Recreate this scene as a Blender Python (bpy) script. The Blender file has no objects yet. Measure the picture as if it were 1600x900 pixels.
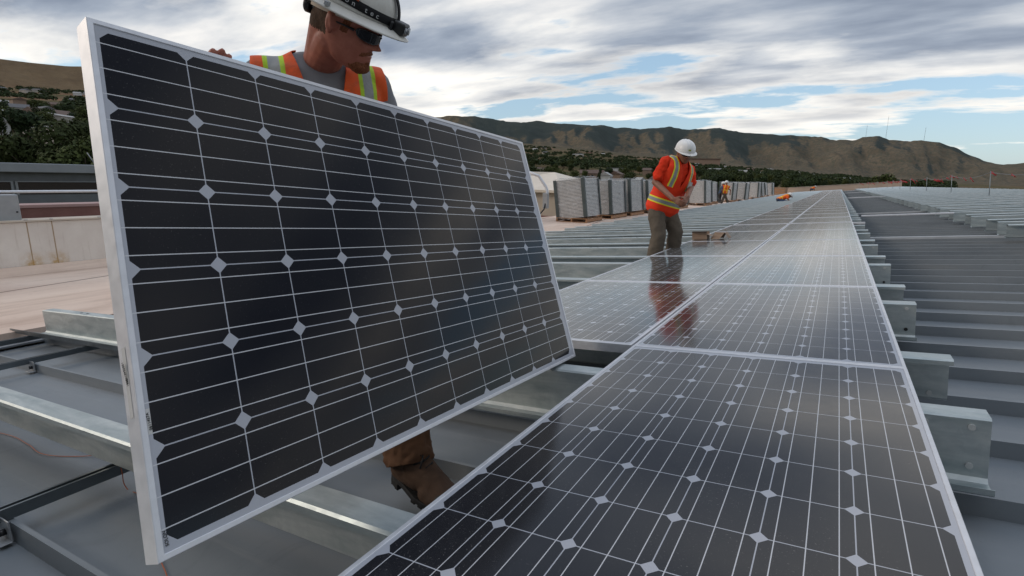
import bpy, bmesh, math, random
from mathutils import Vector, Matrix, Euler, noise as mnoise
random.seed(7)
D = bpy.data
scene = bpy.context.scene
col = scene.collection
PI = math.pi

# ------------------------------------------------------------------ camera
TH = math.radians(5.0)                       # the metal roof rises 5 degrees towards +x
RM = Matrix(((math.cos(TH), 0, -math.sin(TH)), (0, 1, 0), (math.sin(TH), 0, math.cos(TH))))
CAM_R = Matrix(((0.880855, 0.469990, -0.056599), (0.025438, -0.166384, -0.985733), (-0.472702, 0.866848, -0.158515)))
CAM_C = Vector((0.7467, -2.0827, 0.6336))                       # in roof coordinates (u across, v along, w up from the glass)
FPX, PPX, PPY = 816.09, 868.32, 446.02
cam_d = D.cameras.new('camera'); cam = D.objects.new('camera', cam_d); col.objects.link(cam)
rot = RM @ Matrix((CAM_R[0], -CAM_R[1], -CAM_R[2])).transposed()
CAM_W = RM @ CAM_C
cam.matrix_world = Matrix.Translation(CAM_W) @ rot.to_4x4()
cam_d.sensor_width = 36.0; cam_d.lens = FPX / 1600 * 36
cam_d.shift_x = -(PPX - 800) / 1600; cam_d.shift_y = (PPY - 450) / 1600
cam_d.clip_start = 0.05; cam_d.clip_end = 30000
scene.camera = cam

# ------------------------------------------------------------------ sky: Nishita air behind a broken cloud deck
SUN_EL, SUN_AZ = math.radians(22), math.radians(238)   # azimuth clockwise from +y
SUN_STRENGTH = 0.8
SKY_STRENGTH = 0.085
CLOUD_GAIN = 1.0
w = D.worlds.new('World'); scene.world = w; w.use_nodes = True
nt = w.node_tree; nt.nodes.clear()
def N(t, **k):
    n = nt.nodes.new(t)
    for a, b in k.items():
        if a.startswith('i_'): n.inputs[int(a[2:])].default_value = b
        else: setattr(n, a, b)
    return n
def Lk(a, b): nt.links.new(a, b)
def wmath(op, a, b=None, c=None, clamp=False):
    n = N('ShaderNodeMath', operation=op, use_clamp=clamp)
    for i, v in enumerate((a, b, c)):
        if v is None: continue
        if isinstance(v, (int, float)): n.inputs[i].default_value = v
        else: Lk(v, n.inputs[i])
    return n.outputs[0]
sky = N('ShaderNodeTexSky', sky_type='NISHITA'); sky.sun_disc = False
sky.sun_elevation = SUN_EL; sky.sun_rotation = SUN_AZ; sky.air_density = 1.2; sky.dust_density = 1.0
skm = N('ShaderNodeVectorMath', operation='SCALE'); Lk(sky.outputs[0], skm.inputs[0]); skm.inputs[3].default_value = SKY_STRENGTH * 1.0
skt = N('ShaderNodeMix', data_type='RGBA', blend_type='MULTIPLY'); skt.inputs[0].default_value = 1.0; Lk(skm.outputs[0], skt.inputs[6]); skt.inputs[7].default_value = (1.1, 1.15, 1.35, 1)
skh = N('ShaderNodeMix', data_type='RGBA'); skh.inputs[0].default_value = 0.45; Lk(skt.outputs[2], skh.inputs[6]); skh.inputs[7].default_value = (0.40, 0.60, 0.77, 1)
tc = N('ShaderNodeTexCoord'); nrm = N('ShaderNodeVectorMath', operation='NORMALIZE'); Lk(tc.outputs['Generated'], nrm.inputs[0])
sp = N('ShaderNodeSeparateXYZ'); Lk(nrm.outputs[0], sp.inputs[0])
zc = wmath('MAXIMUM', sp.outputs[2], 0.0)
den = wmath('ADD', zc, 0.13)
px = wmath('DIVIDE', sp.outputs[0], den); py = wmath('DIVIDE', sp.outputs[1], den)
cb = N('ShaderNodeCombineXYZ'); Lk(px, cb.inputs[0]); Lk(py, cb.inputs[1])
mp = N('ShaderNodeMapping'); Lk(cb.outputs[0], mp.inputs[0]); mp.inputs['Rotation'].default_value = (0, 0, math.radians(12)); mp.inputs['Scale'].default_value = (0.70, 1.35, 1); mp.inputs['Location'].default_value = (2.3, 0.4, 0.0)
n1 = N('ShaderNodeTexNoise'); Lk(mp.outputs[0], n1.inputs['Vector']); n1.inputs['Scale'].default_value = 0.95; n1.inputs['Detail'].default_value = 9; n1.inputs['Roughness'].default_value = 0.56; n1.inputs['Distortion'].default_value = 0.15
mp2 = N('ShaderNodeMapping'); Lk(cb.outputs[0], mp2.inputs[0]); mp2.inputs['Location'].default_value = (5.2, 1.7, 3.1); mp2.inputs['Rotation'].default_value = (0, 0, math.radians(10)); mp2.inputs['Scale'].default_value = (0.70, 1.50, 1)
n2 = N('ShaderNodeTexNoise'); Lk(mp2.outputs[0], n2.inputs['Vector']); n2.inputs['Scale'].default_value = 1.25; n2.inputs['Detail'].default_value = 9; n2.inputs['Roughness'].default_value = 0.50; n2.inputs['Distortion'].default_value = 0.1
# cloud shade: blue grey bellies to cream edges
shade = N('ShaderNodeValToRGB'); Lk(n2.outputs[0], shade.inputs[0])
cr = shade.color_ramp; cr.elements[0].position = 0.36; cr.elements[0].color = (0.17, 0.205, 0.27, 1); cr.elements[1].position = 0.68; cr.elements[1].color = (0.80, 0.77, 0.73, 1)
e = cr.elements.new(0.45); e.color = (0.27, 0.31, 0.375, 1)
e = cr.elements.new(0.55); e.color = (0.46, 0.485, 0.52, 1)
# coverage: thicker higher up, torn open towards the horizon
hfac = N('ShaderNodeMapRange'); Lk(sp.outputs[2], hfac.inputs[0]); hfac.inputs[1].default_value = 0.10; hfac.inputs[2].default_value = 0.34; hfac.inputs[3].default_value = -0.035; hfac.inputs[4].default_value = 0.20
cov0 = wmath('ADD', n1.outputs[0], hfac.outputs[0])
cov = N('ShaderNodeMapRange'); Lk(cov0, cov.inputs[0]); cov.inputs[1].default_value = 0.45; cov.inputs[2].default_value = 0.505
# thin cloud edges are bright
edge = N('ShaderNodeMapRange'); Lk(cov0, edge.inputs[0]); edge.inputs[1].default_value = 0.46; edge.inputs[2].default_value = 0.60; edge.inputs[3].default_value = 0.6; edge.inputs[4].default_value = 0.0
mixe = N('ShaderNodeMix', data_type='RGBA'); Lk(edge.outputs[0], mixe.inputs[0]); Lk(shade.outputs[0], mixe.inputs[6]); mixe.inputs[7].default_value = (0.88, 0.85, 0.79, 1)
# warm bright band low over the hills
low = N('ShaderNodeMapRange'); Lk(sp.outputs[2], low.inputs[0]); low.inputs[1].default_value = 0.06; low.inputs[2].default_value = 0.20; low.inputs[3].default_value = 0.5; low.inputs[4].default_value = 0.0
mixl = N('ShaderNodeMix', data_type='RGBA'); Lk(low.outputs[0], mixl.inputs[0]); Lk(mixe.outputs[2], mixl.inputs[6]); mixl.inputs[7].default_value = (0.96, 0.90, 0.80, 1)
cg = N('ShaderNodeVectorMath', operation='SCALE'); Lk(mixl.outputs[2], cg.inputs[0])
# the deck is brighter ahead, heavier and darker behind the photographer
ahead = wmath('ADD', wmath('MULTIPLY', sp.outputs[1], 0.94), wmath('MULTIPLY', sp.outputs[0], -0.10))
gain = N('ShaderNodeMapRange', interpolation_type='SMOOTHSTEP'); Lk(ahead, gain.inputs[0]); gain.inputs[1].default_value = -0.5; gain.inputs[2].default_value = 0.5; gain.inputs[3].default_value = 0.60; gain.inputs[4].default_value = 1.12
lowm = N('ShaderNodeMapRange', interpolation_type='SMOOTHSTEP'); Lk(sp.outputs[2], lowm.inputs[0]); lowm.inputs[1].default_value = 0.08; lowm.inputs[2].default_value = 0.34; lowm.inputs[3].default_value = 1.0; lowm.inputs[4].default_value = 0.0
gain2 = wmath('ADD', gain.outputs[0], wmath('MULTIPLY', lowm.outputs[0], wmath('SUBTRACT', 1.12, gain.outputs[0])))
over = N('ShaderNodeMapRange', interpolation_type='SMOOTHSTEP'); Lk(sp.outputs[2], over.inputs[0]); over.inputs[1].default_value = 0.72; over.inputs[2].default_value = 0.94; over.inputs[3].default_value = 1.0; over.inputs[4].default_value = 3.2  # extra glow overhead, out of view, added to light the roof and upper surfaces
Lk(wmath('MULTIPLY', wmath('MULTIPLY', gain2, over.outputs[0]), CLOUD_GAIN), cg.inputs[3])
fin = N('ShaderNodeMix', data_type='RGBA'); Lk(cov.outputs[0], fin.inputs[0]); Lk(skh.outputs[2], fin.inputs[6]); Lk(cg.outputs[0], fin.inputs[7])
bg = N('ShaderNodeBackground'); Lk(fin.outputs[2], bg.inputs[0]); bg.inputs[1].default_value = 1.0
wo = N('ShaderNodeOutputWorld'); Lk(bg.outputs[0], wo.inputs[0])
w.cycles.sampling_method = 'MANUAL'; w.cycles.sample_map_resolution = 512

sl = D.lights.new('sun', 'SUN'); sun = D.objects.new('sun', sl); col.objects.link(sun)
sl.energy = SUN_STRENGTH; sl.angle = math.radians(14); sl.color = (1.0, 0.87, 0.74)
sdir = Vector((math.sin(SUN_AZ) * math.cos(SUN_EL), math.cos(SUN_AZ) * math.cos(SUN_EL), math.sin(SUN_EL)))
sun.rotation_euler = sdir.to_track_quat('Z', 'Y').to_euler()
scene.view_settings.view_transform = 'Standard'; scene.view_settings.look = 'None'
scene.view_settings.exposure = 0.30; scene.view_settings.gamma = 1.0; scene.view_settings.use_curve_mapping = False
scene.cycles.max_bounces = 6; scene.cycles.diffuse_bounces = 3; scene.cycles.glossy_bounces = 4; scene.cycles.transparent_max_bounces = 12

# ------------------------------------------------------------------ helpers
def RW(u, v, w_): return RM @ Vector((u, v, w_))
ROOF_E = RM.to_euler()
def at(x, y, depth):
    """point seen at photo pixel x, y at a given distance in front of the camera"""
    d = CAM_R.transposed() @ Vector(((x - PPX) / FPX, (y - PPY) / FPX, 1))
    return RM @ (CAM_C + d * depth)

def tag(o, label=None, cat=None, group=None, kind=None):
    if label: o['label'] = label
    if cat: o['category'] = cat
    if group: o['group'] = group
    if kind: o['kind'] = kind
    return o
def empty(name, loc=(0, 0, 0), rot=None, parent=None):
    o = D.objects.new(name, None); col.objects.link(o); o.location = loc; o.empty_display_size = 0.1
    if rot is not None: o.rotation_euler = rot
    if parent: o.parent = parent
    return o
def thing(name, label, cat, loc=(0, 0, 0), rot=None, group=None):
    return tag(empty(name, loc, rot), label, cat, group)
def copy_tree(o, parent=None):
    c = o.copy(); col.objects.link(c)
    if parent: c.parent = parent
    for ch in list(o.children): copy_tree(ch, c)
    return c

class MB:
    """collects faces and links them as one mesh object"""
    def __init__(s): s.v = []; s.f = []; s.m = []; s.sm = []; s.uv = {}
    def add(s, vs, fs, m=0, smooth=False, T=None):
        b = len(s.v)
        for p in vs:
            p = Vector(p)
            if T is not None: p = T @ p
            s.v.append(p)
        for f in fs:
            s.f.append([b + i for i in f]); s.m.append(m); s.sm.append(smooth)
        return s
    def box(s, c, d, m=0, T=None, R=None):
        x, y, z = [q / 2 for q in d]; c = Vector(c)
        vs = [Vector((i * x, j * y, k * z)) for k in (-1, 1) for j in (-1, 1) for i in (-1, 1)]
        if R is not None: vs = [R @ p for p in vs]
        vs = [p + c for p in vs]
        return s.add(vs, [(0, 2, 3, 1), (4, 5, 7, 6), (0, 1, 5, 4), (2, 6, 7, 3), (0, 4, 6, 2), (1, 3, 7, 5)], m, False, T)
    def box2(s, a, b, m=0, T=None):
        return s.box([(a[i] + b[i]) / 2 for i in range(3)], [abs(b[i] - a[i]) for i in range(3)], m, T)
    def prism(s, poly, h0, h1, axis='z', m=0, T=None, smooth=False):
        n = len(poly)
        def P(q, h): return {'z': (q[0], q[1], h), 'x': (h, q[0], q[1]), 'y': (q[0], h, q[1])}[axis]
        vs = [P(q, h0) for q in poly] + [P(q, h1) for q in poly]
        fs = [list(range(n))[::-1], list(range(n, 2 * n))] + [(i, (i + 1) % n, n + (i + 1) % n, n + i) for i in range(n)]
        return s.add(vs, fs, m, smooth, T)
    def tube(s, pts, r, seg=8, m=0, T=None, cap=True, smooth=True, flat=(1, 1)):
        pts = [Vector(p) for p in pts]; n = len(pts); rr = r if isinstance(r, (list, tuple)) else [r] * n
        vs = []; fs = []; prev = None
        for i, p in enumerate(pts):
            t = (pts[min(i + 1, n - 1)] - pts[max(i - 1, 0)]).normalized()
            if prev is None:
                a = Vector((0, 0, 1)) if abs(t.z) < 0.9 else Vector((1, 0, 0))
                x = t.cross(a).normalized()
            else:
                x = (prev - t * prev.dot(t)).normalized()
            prev = x; y = t.cross(x)
            for k in range(seg):
                an = 2 * PI * k / seg
                vs.append(p + x * (math.cos(an) * rr[i] * flat[0]) + y * (math.sin(an) * rr[i] * flat[1]))
        for i in range(n - 1):
            for k in range(seg):
                a = i * seg + k; b = i * seg + (k + 1) % seg
                fs.append((a, b, b + seg, a + seg))
        if cap: fs.append(tuple(range(seg))[::-1]); fs.append(tuple(range((n - 1) * seg, n * seg)))
        return s.add(vs, fs, m, smooth, T)
    def loft(s, rings, m=0, T=None, smooth=True, cap=True):
        k = len(rings[0]); vs = [p for r in rings for p in r]; fs = []
        for i in range(len(rings) - 1):
            for j in range(k):
                a = i * k + j; b = i * k + (j + 1) % k
                fs.append((a, b, b + k, a + k))
        if cap: fs.append(tuple(range(k))[::-1]); fs.append(tuple(range((len(rings) - 1) * k, len(rings) * k)))
        return s.add(vs, fs, m, smooth, T)
    def ball(s, c, r, seg=16, rings=10, m=0, T=None, R=None):
        c = Vector(c); r = r if isinstance(r, (tuple, list)) else (r, r, r)
        rg = []
        for i in range(rings + 1):
            a = PI * i / rings - PI / 2
            ring = []
            for k in range(seg):
                b = 2 * PI * k / seg
                p = Vector((math.cos(a) * math.cos(b) * r[0], math.cos(a) * math.sin(b) * r[1], math.sin(a) * r[2]))
                if i == 0 or i == rings: p = Vector((1e-5 * math.cos(b), 1e-5 * math.sin(b), math.sin(a) * r[2]))
                if R is not None: p = R @ p
                ring.append(c + p)
            rg.append(ring)
        return s.loft(rg, m, T)
    def grid(s, fn, nu, nv, m=0, T=None, smooth=True, uvfn=None):
        vs = [fn(i / nu, j / nv) for j in range(nv + 1) for i in range(nu + 1)]
        fs = [(j * (nu + 1) + i, j * (nu + 1) + i + 1, (j + 1) * (nu + 1) + i + 1, (j + 1) * (nu + 1) + i) for j in range(nv) for i in range(nu)]
        return s.add(vs, fs, m, smooth, T)
    def mesh(s, name, mats):
        me = D.meshes.new(name); me.from_pydata([tuple(p) for p in s.v], [], s.f)
        for m_ in (mats if isinstance(mats, (list, tuple)) else [mats]): me.materials.append(m_)
        me.polygons.foreach_set('material_index', s.m); me.polygons.foreach_set('use_smooth', s.sm)
        me.update(); return me
    def build(s, name, mats, parent=None, loc=None, rot=None, bevel=0, seg=1):
        o = D.objects.new(name, s.mesh(name, mats)); col.objects.link(o)
        if parent: o.parent = parent
        if loc is not None: o.location = loc
        if rot is not None: o.rotation_euler = rot
        if bevel:
            b = o.modifiers.new('bevel', 'BEVEL'); b.width = bevel; b.segments = seg; b.limit_method = 'ANGLE'; b.angle_limit = math.radians(35)
        return o
def obj(name, me, parent=None, loc=None, rot=None):
    o = D.objects.new(name, me); col.objects.link(o)
    if parent: o.parent = parent
    if loc is not None: o.location = loc
    if rot is not None: o.rotation_euler = rot
    return o
def text_mesh(txt, size, depth=0.0004, bold=0.0):
    cu = D.curves.new('lettering', 'FONT'); cu.body = txt; cu.size = size; cu.extrude = depth; cu.align_x = 'CENTER'; cu.align_y = 'CENTER'; cu.offset = bold
    o = D.objects.new('lettering', cu); col.objects.link(o)
    dg = bpy.context.evaluated_depsgraph_get(); me = D.meshes.new_from_object(o.evaluated_get(dg))
    D.objects.remove(o); return me

# ------------------------------------------------------------------ materials
class Mt:
    def __init__(s, name):
        s.m = D.materials.new(name); s.m.use_nodes = True; s.nt = s.m.node_tree
        s.b = s.nt.nodes['Principled BSDF']; s.out = s.nt.nodes['Material Output']
    def n(s, t, **k):
        q = s.nt.nodes.new(t)
        for a, b in k.items(): setattr(q, a, b)
        return q
    def l(s, a, b): s.nt.links.new(a, b)
    def val(s, sock, v):
        if isinstance(v, (int, float)): sock.default_value = v
        elif isinstance(v, tuple): sock.default_value = v if len(v) == 4 or len(sock.default_value) == 3 else (*v, 1)
        else: s.l(v, sock)
    def math(s, op, a, b=None, c=None, clamp=False):
        q = s.n('ShaderNodeMath', operation=op, use_clamp=clamp)
        for i, v in enumerate((a, b, c)):
            if v is not None: s.val(q.inputs[i], v)
        return q.outputs[0]
    def mix(s, f, a, b):
        q = s.n('ShaderNodeMix', data_type='RGBA'); s.val(q.inputs[0], f); s.val(q.inputs[6], a); s.val(q.inputs[7], b); return q.outputs[2]
    def mapr(s, v, a, b, c=0.0, d=1.0, smooth=False):
        q = s.n('ShaderNodeMapRange'); s.val(q.inputs[0], v)
        if smooth: q.interpolation_type = 'SMOOTHSTEP'
        for i, x in enumerate((a, b, c, d)): q.inputs[i + 1].default_value = x
        return q.outputs[0]
    def coord(s, kind='Object', scale=(1, 1, 1), loc=(0, 0, 0), rot=(0, 0, 0)):
        t = s.n('ShaderNodeTexCoord'); mp = s.n('ShaderNodeMapping'); s.l(t.outputs[kind], mp.inputs[0])
        mp.inputs['Scale'].default_value = scale; mp.inputs['Location'].default_value = loc; mp.inputs['Rotation'].default_value = rot
        return mp.outputs[0]
    def noise(s, vec, scale, detail=4, rough=0.55, dist=0.0):
        q = s.n('ShaderNodeTexNoise'); s.l(vec, q.inputs['Vector']); q.inputs['Scale'].default_value = scale
        q.inputs['Detail'].default_value = detail; q.inputs['Roughness'].default_value = rough; q.inputs['Distortion'].default_value = dist
        return q.outputs[0]
    def sep(s, vec):
        q = s.n('ShaderNodeSeparateXYZ'); s.l(vec, q.inputs[0]); return q.outputs
    def bump(s, h, strength=0.3, dist=0.01):
        q = s.n('ShaderNodeBump'); q.inputs['Strength'].default_value = strength; q.inputs['Distance'].default_value = dist
        s.l(h, q.inputs['Height']); s.l(q.outputs[0], s.b.inputs['Normal']); return q
    def set(s, color=None, rough=None, metal=None, spec=None, **k):
        if color is not None: s.val(s.b.inputs['Base Color'], color)
        if rough is not None: s.val(s.b.inputs['Roughness'], rough)
        if metal is not None: s.val(s.b.inputs['Metallic'], metal)
        if spec is not None: s.val(s.b.inputs['Specular IOR Level'], spec)
        for a, b in k.items(): s.val(s.b.inputs[a.replace('_', ' ')], b)
        return s.m
def simple(name, c, rough=0.6, metal=0.0, var=0.15, nscale=8.0, bump=0.15, bd=0.004, kind='Object', c2=None, spec=0.5, stretch=(1, 1, 1)):
    t = Mt(name); v = t.coord(kind, scale=stretch); n = t.noise(v, nscale, 6, 0.6)
    c2 = c2 or tuple(x * (1 - var * 2) for x in c)
    f = t.mapr(n, 0.3, 0.7)
    colr = t.mix(f, c2, tuple(min(1, x * (1 + var)) for x in c) if c2 is None else c)
    r = t.mapr(t.noise(v, nscale * 2.3, 4), 0.3, 0.7, max(0.02, rough - 0.08), min(1, rough + 0.08))
    if bump:
        t.bump(t.noise(v, nscale * 6, 5, 0.65), bump, bd)
    return t.set(colr, r, metal, spec)

def laminate_material(ior=1.62, dark=1.0):
    """monocrystalline cells under glass; the UV map counts cells: u across the short side, v along the long side"""
    t = Mt('solar_cells'); uv = t.n('ShaderNodeTexCoord').outputs['UV']; s = t.sep(uv)
    fx = t.math('SUBTRACT', t.math('FRACT', s[0]), 0.5); fy = t.math('SUBTRACT', t.math('FRACT', s[1]), 0.5)
    ax = t.math('ABSOLUTE', fx); ay = t.math('ABSOLUTE', fy)
    dx = t.math('SUBTRACT', 0.5, ax); dy = t.math('SUBTRACT', 0.5, ay)
    gap = t.math('GREATER_THAN', t.math('MINIMUM', dx, dy), 0.0075)
    cut = t.math('GREATER_THAN', t.math('ADD', dx, dy), 0.112)
    cell = t.math('MULTIPLY', gap, cut)
    inx = t.math('MULTIPLY', t.math('GREATER_THAN', s[0], 0.0), t.math('LESS_THAN', s[0], 6.0))
    iny = t.math('MULTIPLY', t.math('GREATER_THAN', s[1], 0.0), t.math('LESS_THAN', s[1], 10.0))
    cell = t.math('MULTIPLY', cell, t.math('MULTIPLY', inx, iny))
    # three bus bars per cell along the long side
    q = t.math('ABSOLUTE', t.math('SUBTRACT', t.math('FRACT', t.math('ADD', t.math('MULTIPLY', t.math('ADD', fx, 0.5), 3.0), 0.0)), 0.5))
    bar = t.math('LESS_THAN', q, 0.019)
    iny2 = t.math('MULTIPLY', t.math('GREATER_THAN', s[1], -0.05), t.math('LESS_THAN', s[1], 10.05))
    bar = t.math('MULTIPLY', bar, t.math('MULTIPLY', inx, iny2))
    cid = t.n('ShaderNodeTexWhiteNoise'); fl = t.n('ShaderNodeVectorMath', operation='FLOOR'); t.l(uv, fl.inputs[0]); t.l(fl.outputs[0], cid.inputs['Vector'])
    cc = t.mix(cid.outputs[0], (0.0020, 0.0023, 0.0060), (0.0046, 0.0042, 0.0070))
    fing = t.math('SINE', t.math('MULTIPLY', s[1], 2 * PI * 62)); cc = t.mix(t.mapr(fing, -1, 1, 0, 0.05 * dark), cc, (0.06, 0.065, 0.08))
    c = t.mix(cell, (0.42, 0.43, 0.47), cc)
    c = t.mix(bar, c, (0.58, 0.58, 0.60))
    ob = t.coord('Object'); du = t.noise(ob, 260, 2, 0.5); big = t.noise(ob, 2.2, 4, 0.6)
    spk = t.math('MULTIPLY', t.mapr(du, 0.66, 0.74), t.mapr(big, 0.42, 0.62))
    c = t.mix(t.math('MULTIPLY', spk, 0.26 * dark), c, (0.45, 0.42, 0.38))
    film = t.mapr(t.noise(ob, 5.5, 6, 0.7), 0.35, 0.75, 0.0, 0.012 * dark)
    c = t.mix(film, c, (0.42, 0.38, 0.35))
    rg = t.mapr(t.noise(ob, 9, 5, 0.7), 0.3, 0.7, 0.085, 0.15)
    bn = t.bump(t.noise(ob, 900, 2), 0.04, 0.0004)
    return t.set(c, rg, 0.0, 0.5, IOR=ior, Sheen_Weight=0.10 * dark if dark > .5 else 0.0, Sheen_Roughness=0.4)
M = {}
M['cells'] = laminate_material()
M['cells_held'] = laminate_material(1.33, 0.35)
def anodised():
    t = Mt('anodised_aluminium'); v = t.coord('Object', (1, 1, 1)); n = t.noise(v, 30, 5)
    t.bump(t.noise(t.coord('Object', (8, 8, 300)), 6, 3), 0.05, 0.001)
    return t.set(t.mix(t.mapr(n, 0.3, 0.7), (0.62, 0.62, 0.64), (0.72, 0.72, 0.745)), t.mapr(n, 0.3, 0.7, 0.33, 0.48), 0.35, 0.5)
M['frame'] = anodised()
def galvanised(name, c1, c2, rough=0.36, metal=0.85):
    t = Mt(name); v = t.coord('Object')
    vo = t.n('ShaderNodeTexVoronoi'); t.l(v, vo.inputs['Vector']); vo.inputs['Scale'].default_value = 55
    ss = t.sep(vo.outputs['Color'])
    n = t.noise(t.coord('Object', (1, 5, 5)), 3.2, 7, 0.65, 0.6)
    oi = t.n('ShaderNodeObjectInfo')
    c = t.mix(t.mapr(n, 0.3, 0.72), c1, c2)
    c = t.mix(t.math('MULTIPLY', ss[0], 0.18), c, (0.30, 0.33, 0.36))
    c = t.mix(t.math('MULTIPLY', oi.outputs['Random'], 0.22), c, (0.36, 0.36, 0.33))
    wm = t.mapr(t.noise(t.coord('Object', (1, 1, 1), (9, 3, 2)), 1.1, 4), 0.52, 0.75)
    c = t.mix(t.math('MULTIPLY', wm, 0.25), c, (0.55, 0.50, 0.40))
    r = t.math('ADD', t.mapr(n, 0.3, 0.7, rough - 0.07, rough + 0.12), t.math('MULTIPLY', ss[1], 0.06))
    t.bump(t.noise(v, 14, 3), 0.12, 0.004)
    return t.set(c, r, metal, 0.5)
M['galv'] = galvanised('galvanised_steel', (0.32, 0.385, 0.395), (0.64, 0.67, 0.66), 0.44, 0.66)
M['galv_dark'] = galvanised('weathered_galvanised_steel', (0.17, 0.21, 0.24), (0.34, 0.38, 0.40), 0.42, 0.7)
def deck_material():
    t = Mt('painted_roof_sheet'); v = t.coord('Object')
    n = t.noise(v, 0.8, 6, 0.6); n2 = t.noise(t.coord('Object', (0.5, 4, 1)), 2.5, 6, 0.6)
    c = t.mix(t.mapr(n, 0.3, 0.7), (0.162, 0.182, 0.200), (0.212, 0.234, 0.252))
    c = t.mix(t.mapr(n2, 0.5, 0.8, 0, 0.25), c, (0.27, 0.26, 0.24))
    c = t.mix(t.mapr(t.noise(t.coord('Object', (1, 1, 1), (4, 1, 0)), 2.7, 8, 0.75, 1.5), 0.56, 0.70, 0, 0.30), c, (0.10, 0.11, 0.12))
    c = t.mix(t.mapr(t.noise(t.coord('Object', (0.25, 6, 1), (1, 8, 0)), 4, 5, 0.7), 0.60, 0.72, 0, 0.25), c, (0.32, 0.33, 0.33))
    c = t.mix(t.mapr(t.noise(v, 42, 3), 0.70, 0.78, 0, 0.3), c, (0.10, 0.10, 0.10))
    t.bump(t.noise(v, 5, 3), 0.10, 0.01)
    return t.set(c, t.mapr(n2, 0.3, 0.7, 0.38, 0.52), 0.0, 0.45)
M['deck'] = deck_material()
M['rail'] = simple('strut_channel_steel', (0.20, 0.23, 0.25), 0.36, 0.75, 0.25, 5, 0.1, stretch=(1, .4, 1))
M['dark'] = simple('black_void', (0.012, 0.012, 0.013), 0.7, 0, 0.1, 5, 0)
M['black_plastic'] = simple('black_plastic', (0.016, 0.016, 0.018), 0.38, 0, 0.2, 12, 0.1)
M['bolt'] = simple('zinc_bolt', (0.62, 0.63, 0.62), 0.45, 0.3, 0.1, 30, 0.1)
def membrane():
    t = Mt('pink_roof_membrane'); v = t.coord('Object'); s = t.sep(v)
    n = t.noise(v, 0.55, 7, 0.62, 0.4); n2 = t.noise(t.coord('Object', (1, .12, 1)), 3.5, 6, 0.65); n3 = t.noise(v, 9, 5, 0.7)
    c = t.mix(t.mapr(n, 0.3, 0.7), (0.62, 0.45, 0.355), (0.78, 0.62, 0.505))
    c = t.mix(t.mapr(n2, 0.5, 0.72, 0, 0.45), c, (0.36, 0.23, 0.16))
    c = t.mix(t.mapr(n3, 0.55, 0.8, 0, 0.3), c, (0.30, 0.22, 0.17))
    # welded laps of the sheets every 2.4 m
    f = t.math('ABSOLUTE', t.math('SUBTRACT', t.math('FRACT', t.math('MULTIPLY', t.math('ADD', s[0], t.math('MULTIPLY', s[1], 0.22)), 0.46)), 0.5))
    lap = t.math('LESS_THAN', f, 0.012); c = t.mix(t.math('MULTIPLY', lap, 0.7), c, (0.16, 0.09, 0.06))
    t.bump(t.noise(v, 60, 4), 0.3, 0.004)
    return t.set(c, 0.8)
M['membrane'] = membrane()
def stained_wall():
    t = Mt('stained_white_parapet'); v = t.coord('Object'); s = t.sep(v)
    n = t.noise(v, 2.2, 7, 0.65); ns = t.noise(t.coord('Object', (1, 9, 0.8)), 2.6, 6, 0.65)
    c = t.mix(t.mapr(n, 0.3, 0.7), (0.68, 0.61, 0.55), (0.80, 0.745, 0.68))
    c = t.mix(t.mapr(ns, 0.55, 0.8, 0, 0.45), c, (0.40, 0.31, 0.24))
    for y0 in (0.80, 1.06):       # two rust runs below the anchor bolts
        dyy = t.math('ABSOLUTE', t.math('SUBTRACT', s[1], y0))
        line = t.math('LESS_THAN', dyy, 0.007)
        c = t.mix(t.math('MULTIPLY', line, 0.75), c, (0.30, 0.17, 0.05))
        wide = t.math('MULTIPLY', t.mapr(dyy, 0.04, 0.15, 1, 0), t.mapr(s[2], -0.40, -0.58, 0, 1))
        wide = t.math('MULTIPLY', wide, t.mapr(t.noise(v, 12, 5, 0.7), 0.35, 0.6))
        c = t.mix(t.math('MULTIPLY', wide, 0.9), c, (0.50, 0.30, 0.08))
    t.bump(t.noise(v, 40, 4), 0.2, 0.004)
    return t.set(c, 0.8)
M['wall_white'] = stained_wall()
M['coping_red'] = simple('red_brown_coping', (0.26, 0.12, 0.10), 0.6, 0, 0.15, 3, 0.2, c2=(0.20, 0.085, 0.07))
M['grey_wall'] = simple('grey_wall', (0.15, 0.165, 0.18), 0.7, 0, 0.1, 1, 0.2)
M['grey_fascia'] = simple('grey_fascia', (0.26, 0.28, 0.30), 0.55, 0, 0.06, 1, 0.1)
M['grey_metal'] = simple('grey_painted_metal', (0.36, 0.37, 0.38), 0.5, 0.2, 0.1, 5, 0.1)
M['win'] = Mt('dark_window_glass').set((0.01, 0.012, 0.016), 0.08, 0.0, 0.5)
M['cream'] = simple('cream_render', (0.60, 0.52, 0.43), 0.8, 0, 0.1, 1.2, 0.2)
M['tan'] = simple('tan_parapet', (0.56, 0.43, 0.34), 0.8, 0, 0.1, 0.5, 0.2)
M['cream_roof'] = simple('cream_roof', (0.80, 0.70, 0.58), 0.7, 0, 0.08, 1, 0.1)
def wood(name, c1, c2):
    t = Mt(name); n = t.noise(t.coord('Object', (1, 8, 8)), 4, 6, 0.65, 0.5)
    t.bump(n, 0.3, 0.004); return t.set(t.mix(t.mapr(n, 0.3, 0.7), c1, c2), 0.75)
M['pallet'] = wood('pallet_wood', (0.28, 0.13, 0.06), (0.46, 0.27, 0.15))
M['card'] = wood('brown_cardboard', (0.27, 0.18, 0.12), (0.36, 0.26, 0.19))
M['post'] = simple('grey_corner_post', (0.075, 0.095, 0.095), 0.6, 0, 0.15, 6, 0.1)
M['stack_alu'] = simple('stacked_panel_edges', (0.66, 0.64, 0.62), 0.5, 0.1, 0.08, 2.0, 0.05)
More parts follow.
